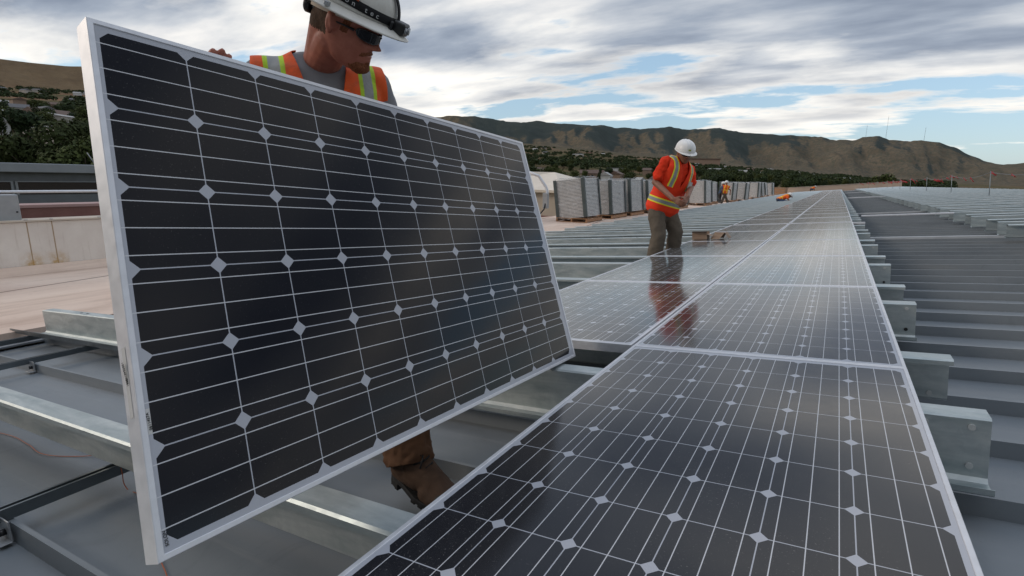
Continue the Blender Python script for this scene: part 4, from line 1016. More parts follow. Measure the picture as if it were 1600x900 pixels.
# ------------------------------------------------------------------ people: bodies grown as one surface from tapered limbs
def frame_of(fwd, up):
    up = Vector(up).normalized(); f = Vector(fwd); f = (f - up * f.dot(up)).normalized(); x = f.cross(up)
    return Matrix((x, f, up)).transposed()          # columns: person's right, forward, up
class Solid:
    def __init__(s): s.mb = MB()
    def cap(s, a, b, ra, rb, seg=18, T=None, flat=None):
        """tapered capsule from a to b; flat=(axis, factor) squashes the section along a world axis"""
        a, b = Vector(a), Vector(b); t = (b - a); L = t.length
        if L < 1e-6: return s.ball(a, ra)
        t.normalize(); x = t.orthogonal().normalized(); y = t.cross(x)
        if flat is not None:
            ax = Vector(flat[0]); y = (ax - t * ax.dot(t)).normalized(); x = y.cross(t)
        k = flat[1] if flat is not None else 1.0
        rg = []
        for i in range(7):
            q = PI / 2 * i / 6; rr = max(ra * math.sin(q), 1e-4); c = a - t * ra * math.cos(q)
            rg.append([c + x * math.cos(2 * PI * j / seg) * rr + y * math.sin(2 * PI * j / seg) * rr * k for j in range(seg)])
        for i in range(7):
            q = PI / 2 * i / 6; rr = max(rb * math.cos(q), 1e-4); c = b + t * rb * math.sin(q)
            rg.append([c + x * math.cos(2 * PI * j / seg) * rr + y * math.sin(2 * PI * j / seg) * rr * k for j in range(seg)])
        s.mb.loft(rg, 0, T); return s
    def ball(s, c, r, R=None, T=None): s.mb.ball(c, r, 20, 14, 0, T, R); return s
    def sections(s, secs, T=None, seg=28, p=2.3):
        """secs: (z, rx, ryf, ryb, cy)"""
        rg = []
        for z, rx, ryf, ryb, cy in secs:
            ring = []
            for j in range(seg):
                a = 2 * PI * j / seg; ca, sa = math.cos(a), math.sin(a)
                ex = math.copysign(abs(ca) ** (2 / p), ca) * rx; ey = math.copysign(abs(sa) ** (2 / p), sa) * (ryf if sa > 0 else ryb)
                ring.append(Vector((ex, ey + cy, z)))
            rg.append(ring)
        s.mb.loft(rg, 0, T); return s
    def grow(s, name, mat, voxel, parent=None, smooth=4, fold=0.0, fold_size=.06, T=None, loc=None):
        """union of all pieces as one closed surface; returns the object, world coordinates unless T (object matrix) is given"""
        me = s.mb.mesh(name, mat); o = D.objects.new(name, me); col.objects.link(o)
        if T is not None: me.transform(T.inverted())
        r = o.modifiers.new('r', 'REMESH'); r.mode = 'VOXEL'; r.voxel_size = voxel; r.use_smooth_shade = True
        if smooth: sm = o.modifiers.new('s', 'SMOOTH'); sm.factor = .5; sm.iterations = smooth
        if fold:
            tx = D.textures.new('cloth_folds', 'CLOUDS'); tx.noise_scale = fold_size; tx.noise_depth = 2
            d = o.modifiers.new('d', 'DISPLACE'); d.texture = tx; d.strength = fold; d.mid_level = .5; d.texture_coords = 'LOCAL'
        dg = bpy.context.evaluated_depsgraph_get(); m2 = D.meshes.new_from_object(o.evaluated_get(dg))
        o.modifiers.clear(); o.data = m2; m2.name = name; D.meshes.remove(me)
        for pl in m2.polygons: pl.use_smooth = True
        if T is not None: o.matrix_world = T
        if parent is not None:
            mw = o.matrix_world.copy(); o.parent = parent; o.matrix_parent_inverse = Matrix(); o.matrix_basis = (Matrix.Translation(parent.location)).inverted() @ mw
        return o
def rebase(o, parent):
    """keep world placement of a freshly built object while parenting it to an unrotated empty"""
    mw = o.matrix_basis.copy(); o.parent = parent; o.matrix_basis = Matrix.Translation(-parent.location) @ mw; return o

def head_grid(sol, T, sc=1.0, seg=72, rows=60, beard=False, shell=None):
    """a head: x right, y forward, z up, origin at the middle of the skull at eye height; sc=1 is 0.235 m tall"""
    ts = [0.0, .04, .09, .15, .22, .30, .40, .50, .60, .70, .80, .88, .94, .98, 1.0]
    rxs = [.006, .030, .044, .052, .058, .064, .069, .0725, .0755, .0765, .0745, .064, .047, .027, .002]
    ryf = [.058, .076, .084, .086, .087, .086, .083, .083, .090, .092, .088, .074, .054, .030, .002]
    ryb = [-.01, .002, .018, .035, .052, .068, .082, .092, .099, .102, .097, .082, .060, .034, .002]
    def itp(tab, t):
        for i in range(len(ts) - 1):
            if t <= ts[i + 1]:
                q = (t - ts[i]) / (ts[i + 1] - ts[i]); return tab[i] * (1 - q) + tab[i + 1] * q
        return tab[-1]
    def g(x, s_): return math.exp(-(x / s_) ** 2)
    def pt(phi, t, off=0.0):
        rx, f, b = itp(rxs, t), itp(ryf, t), itp(ryb, t)
        c, sn = math.cos(phi), math.sin(phi)
        n = 2.25; front = c > 0
        x = math.copysign(abs(sn) ** (2 / n), sn) * rx
        y = abs(c) ** (2 / n) * f if front else -(abs(c) ** (2 / n)) * b
        if t < .15 and not front: y = -(abs(c) ** (2 / n)) * b
        z = (t - .5) * .235
        a = abs(phi) if abs(phi) <= PI else 2 * PI - abs(phi)
        dy = 0; dx = 0
        if front and off < .004:
            px_ = abs(x)
            nose = max(0, min(1, (t - .335) / .045)) * max(0, min(1, (.56 - t) / .18)) if t > .335 else 0
            dy += .034 * nose ** .9 * g(x, .0105 + .006 * (1 - min(1, abs(t - .37) / .1)))
            dy += .008 * g(t - .365, .03) * g(px_ - .013, .008)
            dy -= .0135 * g(t - .495, .05) * g(px_ - .031, .017)
            dy += .0065 * g(t - .575, .03) * g(px_ - .028, .028)
            dy += .0065 * g(t - .245, .022) * g(x, .021) + .0085 * g(t - .195, .022) * g(x, .018)
            dy -= .006 * g(t - .219, .008) * g(x, .024)
            dy -= .004 * g(t - .145, .02) * g(x, .03)
            dy += .009 * g(t - .07, .05) * g(x, .018)
            dy += .003 * g(t - .37, .06) * g(px_ - .045, .02)
            dy += .005 * g(t - .49, .016) * g(px_ - .031, .012)
        p = Vector((x + dx, y + dy, z))
        if off: p += Vector((x, y * .9, (t - .45) * .05)).normalized() * off
        return p * sc
    if shell is not None: return pt
    rg = []
    for i in range(rows + 1):
        t = i / rows
        t = min(max(t, 0), 1); rg.append([pt(2 * PI * j / seg if j <= seg / 2 else 2 * PI * j / seg - 2 * PI, t) for j in range(seg)])
    # counter clockwise seen from above
    rg = [r[::-1] for r in rg]
    sol.mb.loft(rg, 0, T)
    for sg in (-1, 1):           # ears: curled rim, inner bowl and a lobe
        def ep(a, k=1.0): return T @ (Vector((sg * (.0755 + .0065 * (.5 + .5 * math.cos(a))), -.016 - .0150 * math.cos(a) * k - .003 * math.sin(a), -.004 + .0290 * math.sin(a) * k)) * sc)
        lo = [ep(math.radians(-100 + 300 * q / 14)) for q in range(15)]
        for q in range(14): sol.mb.tube([lo[q], lo[q + 1]], .0042 * sc, 8)
        sol.cap(ep(PI / 2, .45), ep(-PI / 2, .35), .011 * sc, .010 * sc); sol.ball(ep(math.radians(-75), .95), .0070 * sc)
    return pt

def hand(sol, wrist, along, palm_n, sc=1.0, curl=.55, side=1):
    """palm, four unequal curled fingers and a thumb; palm_n points out of the palm; side=+1 right hand"""
    a = Vector(along).normalized(); n = Vector(palm_n); n = (n - a * n.dot(a)).normalized(); sd = a.cross(n) * side   # towards the thumb
    w_ = Vector(wrist)
    sol.cap(w_ - a * .02 * sc, w_ + a * .02 * sc, .026 * sc, .027 * sc, flat=(n, .75))
    for k in (-1.3, -.45, .45, 1.3):
        sol.cap(w_ + a * .02 * sc + sd * k * .010 * sc, w_ + a * .085 * sc + sd * k * .019 * sc, .017 * sc, .0125 * sc, flat=(n, .85))
    lens = {1.3: (.040, .026, .020), .45: (.044, .029, .021), -.45: (.041, .027, .020), -1.3: (.032, .020, .018)}
    for k, L in lens.items():
        p = w_ + a * .088 * sc + sd * k * .0195 * sc; ang = 0; r = .0092 * sc
        for i, l in enumerate(L):
            ang += curl * (1.0 if i else .8); d = a * math.cos(ang) + n * math.sin(ang) + sd * k * .03
            q = p + d.normalized() * l * sc; sol.cap(p, q, r, r * .92, 12); p = q; r *= .92
    p = w_ + a * .022 * sc + sd * .022 * sc; d1 = (a * .65 + sd * .65 + n * .35).normalized(); q = p + d1 * .042 * sc; sol.cap(p, q, .0135 * sc, .0115 * sc)
    d2 = (a * .85 + sd * .15 + n * .5).normalized(); q2 = q + d2 * .030 * sc; sol.cap(q, q2, .0108 * sc, .0098 * sc); d3 = (a * .8 - sd * .15 + n * .6).normalized(); sol.cap(q2, q2 + d3 * .022 * sc, .0098 * sc, .0085 * sc)

def torso_T(pelvis, spine_dir, fwd): return Matrix.Translation(Vector(pelvis)) @ frame_of(fwd, spine_dir).to_4x4()
TORSO = [(-.10, .125, .085, .09, 0), (-.04, .165, .11, .12, 0), (.04, .168, .112, .118, 0), (.14, .155, .108, .10, 0), (.24, .160, .115, .10, 0), (.34, .178, .125, .108, 0), (.43, .185, .112, .105, 0), (.485, .165, .085, .09, -.005), (.52, .105, .06, .068, -.012), (.545, .062, .052, .056, -.015)]
def torso_secs(off, z0=-.2, z1=9):
    return [(z, rx + off, f + off, b + off, cy) for z, rx, f, b, cy in TORSO if z0 <= z <= z1]

def bisect_keep(o, co, no, clear=True):
    bm = bmesh.new(); bm.from_mesh(o.data); g_ = bm.verts[:] + bm.edges[:] + bm.faces[:]
    bmesh.ops.bisect_plane(bm, geom=g_, plane_co=co, plane_no=no, clear_outer=clear); bm.to_mesh(o.data); bm.free()
def cut_faces(o, planes, test):
    """cut the mesh along the planes, then drop every face whose centre passes the test"""
    bm = bmesh.new(); bm.from_mesh(o.data)
    for co, no in planes: bmesh.ops.bisect_plane(bm, geom=bm.verts[:] + bm.edges[:] + bm.faces[:], plane_co=co, plane_no=no)
    bmesh.ops.delete(bm, geom=[f for f in bm.faces if test(f.calc_center_median())], context='FACES')
    bm.to_mesh(o.data); bm.free()
    sd_ = o.modifiers.new('thick', 'SOLIDIFY'); sd_.thickness = .004; sd_.offset = 1

def make_vest(mat, T, parent, arms, voxel, vz=.20, vtop=.50, vhw=.085, xcut=.150, extra=0.0, bottom=-.08, shoulders=None):
    s = Solid(); s.sections(torso_secs(.016 + extra, bottom - .05), T)
    for a, b in (shoulders or []): s.cap(a, b, .072, .070)
    o = s.grow('safety_vest', mat, voxel, parent, smooth=8, fold=.006, fold_size=.09, T=T)
    k = vhw / (vtop - vz)
    n1 = Vector((1, 0, -k)).normalized(); n2 = Vector((-1, 0, -k)).normalized()
    planes = [((0, 0, vz), n1), ((0, 0, vz), n2), ((0, 0, bottom), (0, 0, 1)), ((xcut + .03, 0, .5), (1, 0, .10)), ((-xcut - .03, 0, .5), (-1, 0, .10)), ((vhw, 0, 0), (1, 0, 0)), ((-vhw, 0, 0), (-1, 0, 0)), ((0, .0, 0), (0, 1, 0)), ((0, 0, .26), (0, 0, 1))]
    def test(c):
        if c.z < bottom: return True
        if c.y > 0 and c.z > vz and abs(c.x) < (c.z - vz) * k: return True
        if abs(c.x) < vhw - .012 and c.z > .47: return True
        if c.z > .26 and abs(c.x) > xcut + .03 - (c.z - .5) * .10: return True
        return False
    cut_faces(o, planes, test); return o

def hard_hat(parent, T, mat, full=True, sc=1.0, peak=.06):
    """T: head frame; the shell sits on the crown"""
    ht = empty('hard_hat', parent=parent); ht.matrix_basis = Matrix.Translation(-parent.location) @ T
    def shell(u, v):
        a = 2 * PI * u; q = v * PI / 2; r = math.cos(q) ** .82 if v < 1 else 0; h = math.sin(q) ** .92 * .128
        rid = 0
        for c0 in (0, .034, -.034):
            x_ = math.sin(a) * r * .118; rid += .004 * math.exp(-((x_ - c0) / .007) ** 4)
        rid *= min(1, v * 3)
        return Vector((math.sin(a) * r * .121, math.cos(a) * r * .148, .042 + h + rid)) * sc
    m = MB(); m.grid(shell, 96, 26)
    s_ = m.build('shell', mat, ht); sd_ = s_.modifiers.new('t', 'SOLIDIFY'); sd_.thickness = .003
    def brim(u, v):
        a = 2 * PI * u; f = math.cos(a)
        wd = (.044 + .012 * max(0, f) ** 2 + .004 * max(0, -f)) if full else (.010 + peak * max(0, f) ** 1.6)
        drop = -.020 * v ** 1.4 if full else -.006 * v - .012 * v * max(0, f) ** 2
        lipz = .004 * (v > .96)
        return Vector((math.sin(a) * (.121 + wd * v), math.cos(a) * (.148 + wd * v), .0425 + drop)) * sc
    m = MB(); m.grid(brim, 96, 8); b_ = m.build('brim', mat, ht); sd_ = b_.modifiers.new('t', 'SOLIDIFY'); sd_.thickness = .0035
    return ht

# ================================================================== worker in the foreground, holding the panel
def roofp(u, v, w_): return RW(u, v, w_)
W1 = thing('person', 'worker in scuffed full-brim white hard hat, dark sunglasses and orange vest, holding the tall panel', 'person', roofp(-.78, -.92, WP))
fwd1 = RM @ Vector((.97, -.18, 0)); up1 = RM @ Vector((.10, .02, 1))
# torso anchored so that the shoulders sit just above the panel's top edge
sh_mid = at(500, 118, 1.82); up1 = (RM @ Vector((.14, -.06, 1))).normalized(); fwd1 = (RM @ Vector((.84, -.54, -.05)))
FT = frame_of(fwd1, up1); pel1 = sh_mid - FT @ Vector((0, 0, .475))
T1 = Matrix.Translation(pel1) @ FT.to_4x4(); TL1 = lambda x, y, z: T1 @ Vector((x, y, z))
shR, shL = TL1(.175, -.005, .452), TL1(-.175, -.005, .452)
edge = Vector((HT.x, HT.y, HT.z)); wristR = at(352, 103, 1.335); elbR = at(318, 215, 1.50)
headc = at(544, 38, 1.63)
dvec = at(640, 74, 1.64) - at(520, 30, 1.72)           # looks right and down, slightly towards the camera
Hf = dvec.normalized(); 
camr = rot.col[0].xyz if hasattr(rot.col[0], 'xyz') else Vector(rot.col[0])
cr0 = Vector((rot[0][0], rot[1][0], rot[2][0])); cu0 = Vector((rot[0][1], rot[1][1], rot[2][1])); cf0 = -Vector((rot[0][2], rot[1][2], rot[2][2]))
vdir = (headc - CAM_W).normalized(); cup = (cu0 - vdir * cu0.dot(vdir)).normalized(); crp = vdir.cross(cup).normalized()
Hup = (cup * .95 + crp * .27 - vdir * .13).normalized(); Hf = (crp * .90 - cup * .26 - vdir * .34).normalized()
HF = frame_of(Hf, Hup); TH1 = Matrix.Translation(headc) @ HF.to_4x4()
def build_body(name, parent, mat, T, TH_, headc, sh, elb, wr, hands, hip, knee, ank, voxel, hs=1.0, finger=True, neckback=-.03):
    s = Solid(); s.sections([(z, rx - .012, f - .012, b - .012, cy) for z, rx, f, b, cy in TORSO], T)
    nb = T @ Vector((0, -.018, .50)); s.cap(nb, TH_ @ Vector((0, -.030, -.060)), .061, .056)
    s.cap(T @ Vector((0, -.03, .47)), TH_ @ Vector((0, -.055, -.02)), .060, .055)
    for i in (0, 1):
        s.cap(T @ Vector((.11 * (1, -1)[i], -.01, .455)), sh[i], .062, .058); s.cap(sh[i], elb[i], .054, .041); s.cap(elb[i], wr[i], .041, .027)
        if hands and hands[i]: hand(s, wr[i], hands[i][0], hands[i][1], 1.0, hands[i][2], 1 if i == 0 else -1)
        s.cap(hip[i], knee[i], .085, .056); s.cap(knee[i], ank[i], .055, .038)
    head_grid(s, TH_, hs)
    return s.grow(name, mat, voxel, parent, smooth=2)
hipR, hipL = TL1(.09, 0, -.04), TL1(-.09, 0, -.04)
ankL = at(640, 714, 1.74); kneeL = hipL.lerp(ankL, .5) + fwd1.normalized() * .05
footR = roofp(-1.02, -.98, WP); ankR = footR + Vector((0, 0, .10)); kneeR = hipR.lerp(ankR, .5) + fwd1.normalized() * .05
elbL = roofp(-.86, -.42, .80); wrL = roofp(-.66, -.20, .62)
# the right hand: fingers hooked over the top edge of the panel
pn = (RM @ HR) @ Vector((0, 0, 1)); pu = (RM @ HR) @ Vector((0, 1, 0)); pr1 = (RM @ HR) @ Vector((1, 0, 0))
def on_panel(X, Y, z): return RM @ (HR @ Vector((X + HS * Y, Y, z)) + HT)
wristR = on_panel(.272, -.115, -.114)
elbR = wristR.lerp(shR, .5) - Vector((0, 0, .20)) - pn * .10
body1 = build_body('body', W1, M['skin'], T1, TH1, headc, (shR, shL), (elbR, elbL), (wristR, wrL), (((pu * .95 + pn * .30).normalized(), pn, .38), ((RM @ Vector((.35, .75, .1))), pn, .7)), (hipR, hipL), (kneeR, kneeL), (ankR, ankL), .0042, 1.03)

# grey T-shirt
s = Solid(); s.sections(torso_secs(.005), T1)
for i, (a, b) in enumerate(((shR, elbR), (shL, elbL))):
    s.cap(TL1((.11, -.11)[i], -.01, .455), a, .070, .066); s.cap(a, a.lerp(b, .62), .066, .062)
s.cap(TL1(0, -.018, .46), TL1(0, -.005, .492), .078, .072)
tee = s.grow('t_shirt', M['tee'], .006, W1, smooth=6, fold=.008, fold_size=.06)
M['vest1'] = vest('orange_vest_lime_silver', ORANGE, [(.112, .126, LIME), (.126, .160, SILVER), (.160, .174, LIME)], [(.10, .115, LIME), (.115, .155, SILVER), (.155, .17, LIME)], dirt=.55)
m = MB(); m.tube([TL1(math.sin(2 * PI * q / 32) * .077, math.cos(2 * PI * q / 32) * .074 - .010, .497 - .018 * math.cos(2 * PI * q / 32)) for q in range(33)], .010, 8, cap=False); cl_ = m.build('collar', M['tee']); cl_.parent = W1; cl_.matrix_basis = Matrix.Translation(-W1.location)
v1 = make_vest(M['vest1'], T1, W1, None, .006, vz=.19, vtop=.52, vhw=.080, xcut=.178, shoulders=[(TL1(.09, -.01, .452), TL1(.185, -.01, .450)), (TL1(-.09, -.01, .452), TL1(-.185, -.01, .450))])

# trousers
s = Solid(); s.sections(torso_secs(.012, -.2, .05), T1); s.cap(TL1(0, 0, -.04), TL1(0, 0, -.10), .14, .12)
s.cap(hipR, kneeR, .105, .082); s.cap(kneeR, ankR, .080, .074); s.cap(hipL, kneeL, .105, .084)
s.cap(kneeL, ankL - (kneeL - ankL).normalized() * .03, .080, .079)
tr1 = s.grow('trousers', M['jeans_brown'], .007, W1, smooth=4, fold=.022, fold_size=.040)
def hem(o, cuts):
    bm = bmesh.new(); bm.from_mesh(o.data)
    for p, n in cuts: bmesh.ops.bisect_plane(bm, geom=bm.verts[:] + bm.edges[:] + bm.faces[:], plane_co=p, plane_no=n)
    bmesh.ops.delete(bm, geom=[f for f in bm.faces if any((f.calc_center_median() - p).dot(n) < 0 and (f.calc_center_median() - p).length < .22 for p, n in cuts)], context='FACES')
    bm.to_mesh(o.data); bm.free(); q = o.modifiers.new('t', 'SOLIDIFY'); q.thickness = .006; q.offset = -1
shin = (kneeL - ankL).normalized()
hem(tr1, [(ankL - shin * .018, (shin + cr0 * .10).normalized()), (ankR - Vector((0, 0, .02)), Vector((0, 0, 1)))])

# boots: local x right, y towards the toe, z up from the sole
def boot(parent, base, toe_dir, up_dir, sc=1.0, mat='boot', vox=.0045):
    F = frame_of(toe_dir, up_dir); T = Matrix.Translation(Vector(base)) @ F.to_4x4() @ Matrix.Scale(sc, 4)
    s = Solid(); P = lambda *a: T @ Vector(a)
    s.cap(P(0, -.055, .075), P(0, -.062, .115), .048 * sc, .046 * sc); s.cap(P(0, -.070, .055), P(0, .0, .060), .040 * sc, .043 * sc); s.cap(P(0, -.02, .085), P(.0, .115, .050), .046 * sc, .035 * sc)
    s.cap(P(-.012, .06, .045), P(-.010, .145, .042), .038 * sc, .034 * sc); s.cap(P(.014, .06, .045), P(.012, .140, .040), .036 * sc, .033 * sc)
    b = empty('boot', parent=parent); b.matrix_basis = Matrix.Translation(-parent.location) @ Matrix.Translation(Vector(base)) @ F.to_4x4()
    up_ = s.grow('upper', M[mat], vox * sc, None, smooth=3, fold=.006, fold_size=.035, T=Matrix.Translation(Vector(base)) @ F.to_4x4())
    bisect_keep(up_, (0, 0, .012 * sc), (0, 0, -1)); up_.parent = b; up_.matrix_basis = Matrix()
    outl = []
    for q in range(28):
        a = 2 * PI * q / 28; y = math.cos(a); x = math.sin(a)
        yy = .030 + y * .148; wd = .048 if yy > .03 else .036 + .012 * max(0, (yy + .03) / .06 if yy > -.03 else 0)
        outl.append((x * (wd + .0), yy))
    m = MB(); m.prism([(a * sc, b_ * sc) for a, b_ in outl], .010 * sc, .026 * sc, 'z')
    heel = [(a, b_) for a, b_ in outl if b_ < -.035] ; m.prism([(a * sc, b_ * sc) for a, b_ in heel], -.012 * sc, .010 * sc, 'z')
    for yy in (.02, .048, .076, .104, .132, .155):
        wd = .042 * math.sqrt(max(.1, 1 - ((yy - .03) / .150) ** 2)); m.box((0, yy * sc, .004 * sc), (2 * wd * sc, .018 * sc, .014 * sc))
    for yy in (-.096, -.072):
        wd = .044 * math.sqrt(max(.05, 1 - ((yy - .03) / .148) ** 2)) if yy > -.05 else .036 * math.sqrt(max(.05, 1 - ((yy - .03) / .148) ** 2)) * 1.05; m.box((0, yy * sc, -.0135 * sc), (2 * wd * sc * .86, .016 * sc, .006 * sc))
    so = m.build('sole', M['rubber'], b, bevel=.002)
    m = MB()
    for z_, y_ in ((.134, .000), (.121, .014), (.108, .030), (.096, .048)):
        m.tube([(-.030 * sc, (y_ - .02) * sc, (z_ - .004) * sc), (-.012 * sc, y_ * sc, (z_ + .006) * sc), (.014 * sc, (y_ + .004) * sc, (z_ + .004) * sc), (.032 * sc, (y_ - .014) * sc, (z_ - .008) * sc)], .0028 * sc, 6)
    m.tube([(0, .0, .136 * sc), (.02 * sc, .022 * sc, .135 * sc), (.03 * sc, .025 * sc, .112 * sc)], .0025 * sc, 6); m.build('laces', M['rubber'], b)
    s = Solid(); s.cap(T @ Vector((-.012, .118, .041)), T @ Vector((-.010, .147, .040)), .0385 * sc, .0355 * sc); s.cap(T @ Vector((.014, .115, .041)), T @ Vector((.012, .142, .039)), .037 * sc, .0345 * sc)
    tc_ = s.grow('toe_cap', M['toecap'], vox * sc, None, smooth=3, T=Matrix.Translation(Vector(base)) @ F.to_4x4()); bisect_keep(tc_, (0, 0, .014 * sc), (0, 0, -1)); bisect_keep(tc_, (0, .100 * sc, 0), (0, -1, 0)); tc_.parent = b; tc_.matrix_basis = Matrix()
    return b
ball = at(662, 790, 1.56); heelp = at(612, 752, 1.60); tdir = (ball - heelp).normalized()
bootbase = ankL + Vector((0, 0, 0))
tdir = (cr0 * .80 - cu0 * .26 - cf0 * .50).normalized(); bup = frame_of(tdir, RM @ Vector((.2, 0, 1))).col[2].xyz if False else (RM @ Vector((.24, 0, .97)))
bt1 = boot(W1, ankL - bup.normalized() * .110 + tdir * .058, tdir, bup, 1.12)
boot(W1, footR + Vector((0, 0, .024)) + fwd1.normalized() * .05, fwd1, (RM @ Vector((0, 0, 1))), 1.05)

# face furniture
pt = head_grid(None, None, 1.03, shell=True)
def place_head(o): o.parent = W1; o.matrix_basis = Matrix.Translation(-W1.location) @ TH1; return o
def skin_patch(name, mat, wf, amp, noisy=.001, sub_=1):
    """hair that follows the grown skin: the faces inside a region, lifted off it"""
    inv = TH1.inverted() @ Matrix.Translation(W1.location) @ body1.matrix_basis if False else TH1.inverted() @ Matrix.Translation(W1.location) @ body1.matrix_basis
    bm = bmesh.new(); bm.from_mesh(body1.data)
    for v in bm.verts: v.co = inv @ v.co
    bmesh.ops.delete(bm, geom=[f for f in bm.faces if wf(f.calc_center_median()) < -.25 or f.calc_center_median().length > .2], context='FACES')
    if sub_: bmesh.ops.subdivide_edges(bm, edges=bm.edges[:], cuts=1, use_grid_fill=True)
    bm.normal_update(); mv = []
    for v in bm.verts:
        w_ = wf(v.co) + .18 * mnoise.noise(v.co * 160); mv.append(v.normal * (amp * max(-.35, min(1, w_)) + noisy * mnoise.noise(v.co * 420) * max(0, min(1, w_ * 2))))
    for v, d in zip(bm.verts, mv): v.co += d
    me = D.meshes.new(name); bm.to_mesh(me); bm.free(); me.materials.append(mat)
    for pl in me.polygons: pl.use_smooth = True
    return place_head(obj(name, me))
HS1 = 1.03
def zt(c): return c.z / (.235 * HS1) + .5
def chinw(c):
    t = zt(c); x = abs(c.x); 
    if c.y < .035: return -1
    return min((.150 - t) / .05, (.038 - x) / .014, (c.y - .045) / .02) if t < .2 else -1
def soul(c): t = zt(c); return min((.185 - t) / .02, (t - .08) / .03, (.014 - abs(c.x)) / .006, (c.y - .06) / .02)
def stache(c):
    t = zt(c); x = abs(c.x); lo, hi = .268 - 1.6 * max(0, x - .014), .318 - 1.3 * max(0, x - .012)
    return min((t - lo) / .018, (hi - t) / .018, (.040 - x) / .012, (c.y - .055) / .02)
def burn(c): t = zt(c); return min((t - .43) / .05, (.75 - t) / .05, (.011 - abs(c.y - .020 - (t - .5) * .05)) / .006, (abs(c.x) - .06) / .01)
def hairw(c): t = zt(c); return min((t - .30) / .12, (.9 - t) / .1, (-.036 - c.y) / .02, 1.0) * .8
skin_patch('beard', M['beard'], lambda c: max(chinw(c), soul(c)), .0075)
skin_patch('moustache', M['beard'], stache, .0038)
for sg in (-1, 1): skin_patch('sideburn', M['beard'], lambda c, sg=sg: min(burn(c), sg * c.x * 60), .0007, .0003)
skin_patch('hair', M['hair'], hairw, .0014, .0004)
# wrap-around sunglasses
gl = empty('sunglasses', parent=W1); gl.matrix_basis = Matrix.Translation(-W1.location) @ TH1 @ Matrix.Scale(1.04, 4)
m = MB()
tk = empty('x') if False else None
def lens(u, v, sg):
    phi = sg * (.09 + 1.0 * u); bow = math.sqrt(max(0.0, 1 - (2 * abs(u - .46)) ** 3.2)); tb = .498 - .078 * bow + .02 * u; tt = .500 + .068 * bow ** .6 + .012 * u; t = tb + (tt - tb) * v
    rx, ry = .0775, .102; cy = -.002
    return Vector((math.sin(phi) * rx, math.cos(phi) * ry + cy, (t - .5) * .235))
for sg in (-1, 1): m.grid(lambda u, v, sg=sg: lens(u, v, sg), 24, 8)
q = m.build('lenses', M['lens'], gl); sd_ = q.modifiers.new('t', 'SOLIDIFY'); sd_.thickness = .0022
m = MB()
for sg in (-1, 1):
    m.tube([lens(1, .75, sg), Vector((sg * .0775, .02, .004)), Vector((sg * .0785, -.012, .002))], [.0042, .003, .0025], 6, flat=(1, 1))
m.tube([lens(0, .8, -1), Vector((0, .102, .008)), lens(0, .8, 1)], .0028, 6); m.build('glasses_frame', M['black_plastic'], gl)
# hard hat with headlamp
hat = hard_hat(W1, TH1 @ Matrix.Scale(.97, 4) @ Matrix.Translation((0, -.010, .014)), M['hat'], True, .97)
m = MB()
def band(u, v):
    a = 2 * PI * u; dz_ = -.012 * math.cos(a) ; return Vector((math.sin(a) * .1240, math.cos(a) * .1510, .050 + dz_ + .006 + .026 * v))
m.grid(band, 80, 2); bd = m.build('headlamp_band', M['strap'], hat); sd_ = bd.modifiers.new('t', 'SOLIDIFY'); sd_.thickness = .003; sd_.offset = 1
m = MB(); m.grid(lambda u, v: Vector(((v - .5) * .024, math.cos(PI * u) * .153 if True else 0, .050 + math.sin(PI * u) * .133)) , 40, 2); tb_ = m.build('top_band', M['strap'], hat); sd_ = tb_.modifiers.new('t', 'SOLIDIFY'); sd_.thickness = .003; sd_.offset = 1
lp = empty('headlamp', parent=hat); lp.location = (0, .150, .048)
m = MB(); m.box((0, .016, .002), (.062, .040, .040)); q = m.build('lamp_housing', M['black_plastic'], lp, bevel=.007, seg=3)
m = MB(); m.tube([(-.011, .034, .003), (-.011, .042, .003)], .012, 16); m.tube([(.016, .034, .003), (.016, .041, .003)], .009, 16); m.build('lamp_lens', M['clear_lamp'], lp)
m = MB(); m.box((.0, -.001, .0), (.104, .010, .030)); m.build('lamp_bracket', M['black_plastic'], lp, bevel=.004)
# lettering woven into the band, on the wearer's right side
word = 'princeton tec'
for i, chx in enumerate(word):
    if chx == ' ': continue
    me = text_mesh(chx, .020, .0002, .0002); me.materials.clear(); me.materials.append(M['letter'])
    a = math.radians(128 - i * 7.2); c0 = band(a / (2 * PI), .46); n_ = Vector((math.sin(a) / .124, math.cos(a) / .151, 0)).normalized()
    xt = Vector((0, 0, 1)).cross(n_).normalized(); 
    Tm = Matrix((( xt.x, 0, n_.x, 0), (xt.y, 0, n_.y, 0), (0, 1, n_.z, 0), (0, 0, 0, 1)))
    me.transform(Matrix.Translation(c0 + n_ * .0038) @ Tm); obj('band_lettering', me, hat)
m = MB(); m.grid(lambda u, v: (lambda a, z_: Vector((math.sin(a) * (.1235 - .35 * (z_ - .08) ** 1 * .5), math.cos(a) * (.1500 - .30 * (z_ - .08) * .5), z_)))(math.radians(88 - 22 * u), .084 + .030 * v - .010 * u), 10, 5)
stk = m.build('sticker', M['sticker_orange'], hat); sd_ = stk.modifiers.new('t', 'SOLIDIFY'); sd_.thickness = .002; sd_.offset = 1
m = MB(); m.box((.1565 * math.sin(math.radians(100)) , .150 * math.cos(math.radians(100)) + .02, .0335), (.022, .011, .012)); m.build('brim_clip', M['grey_metal'], hat, bevel=.001)
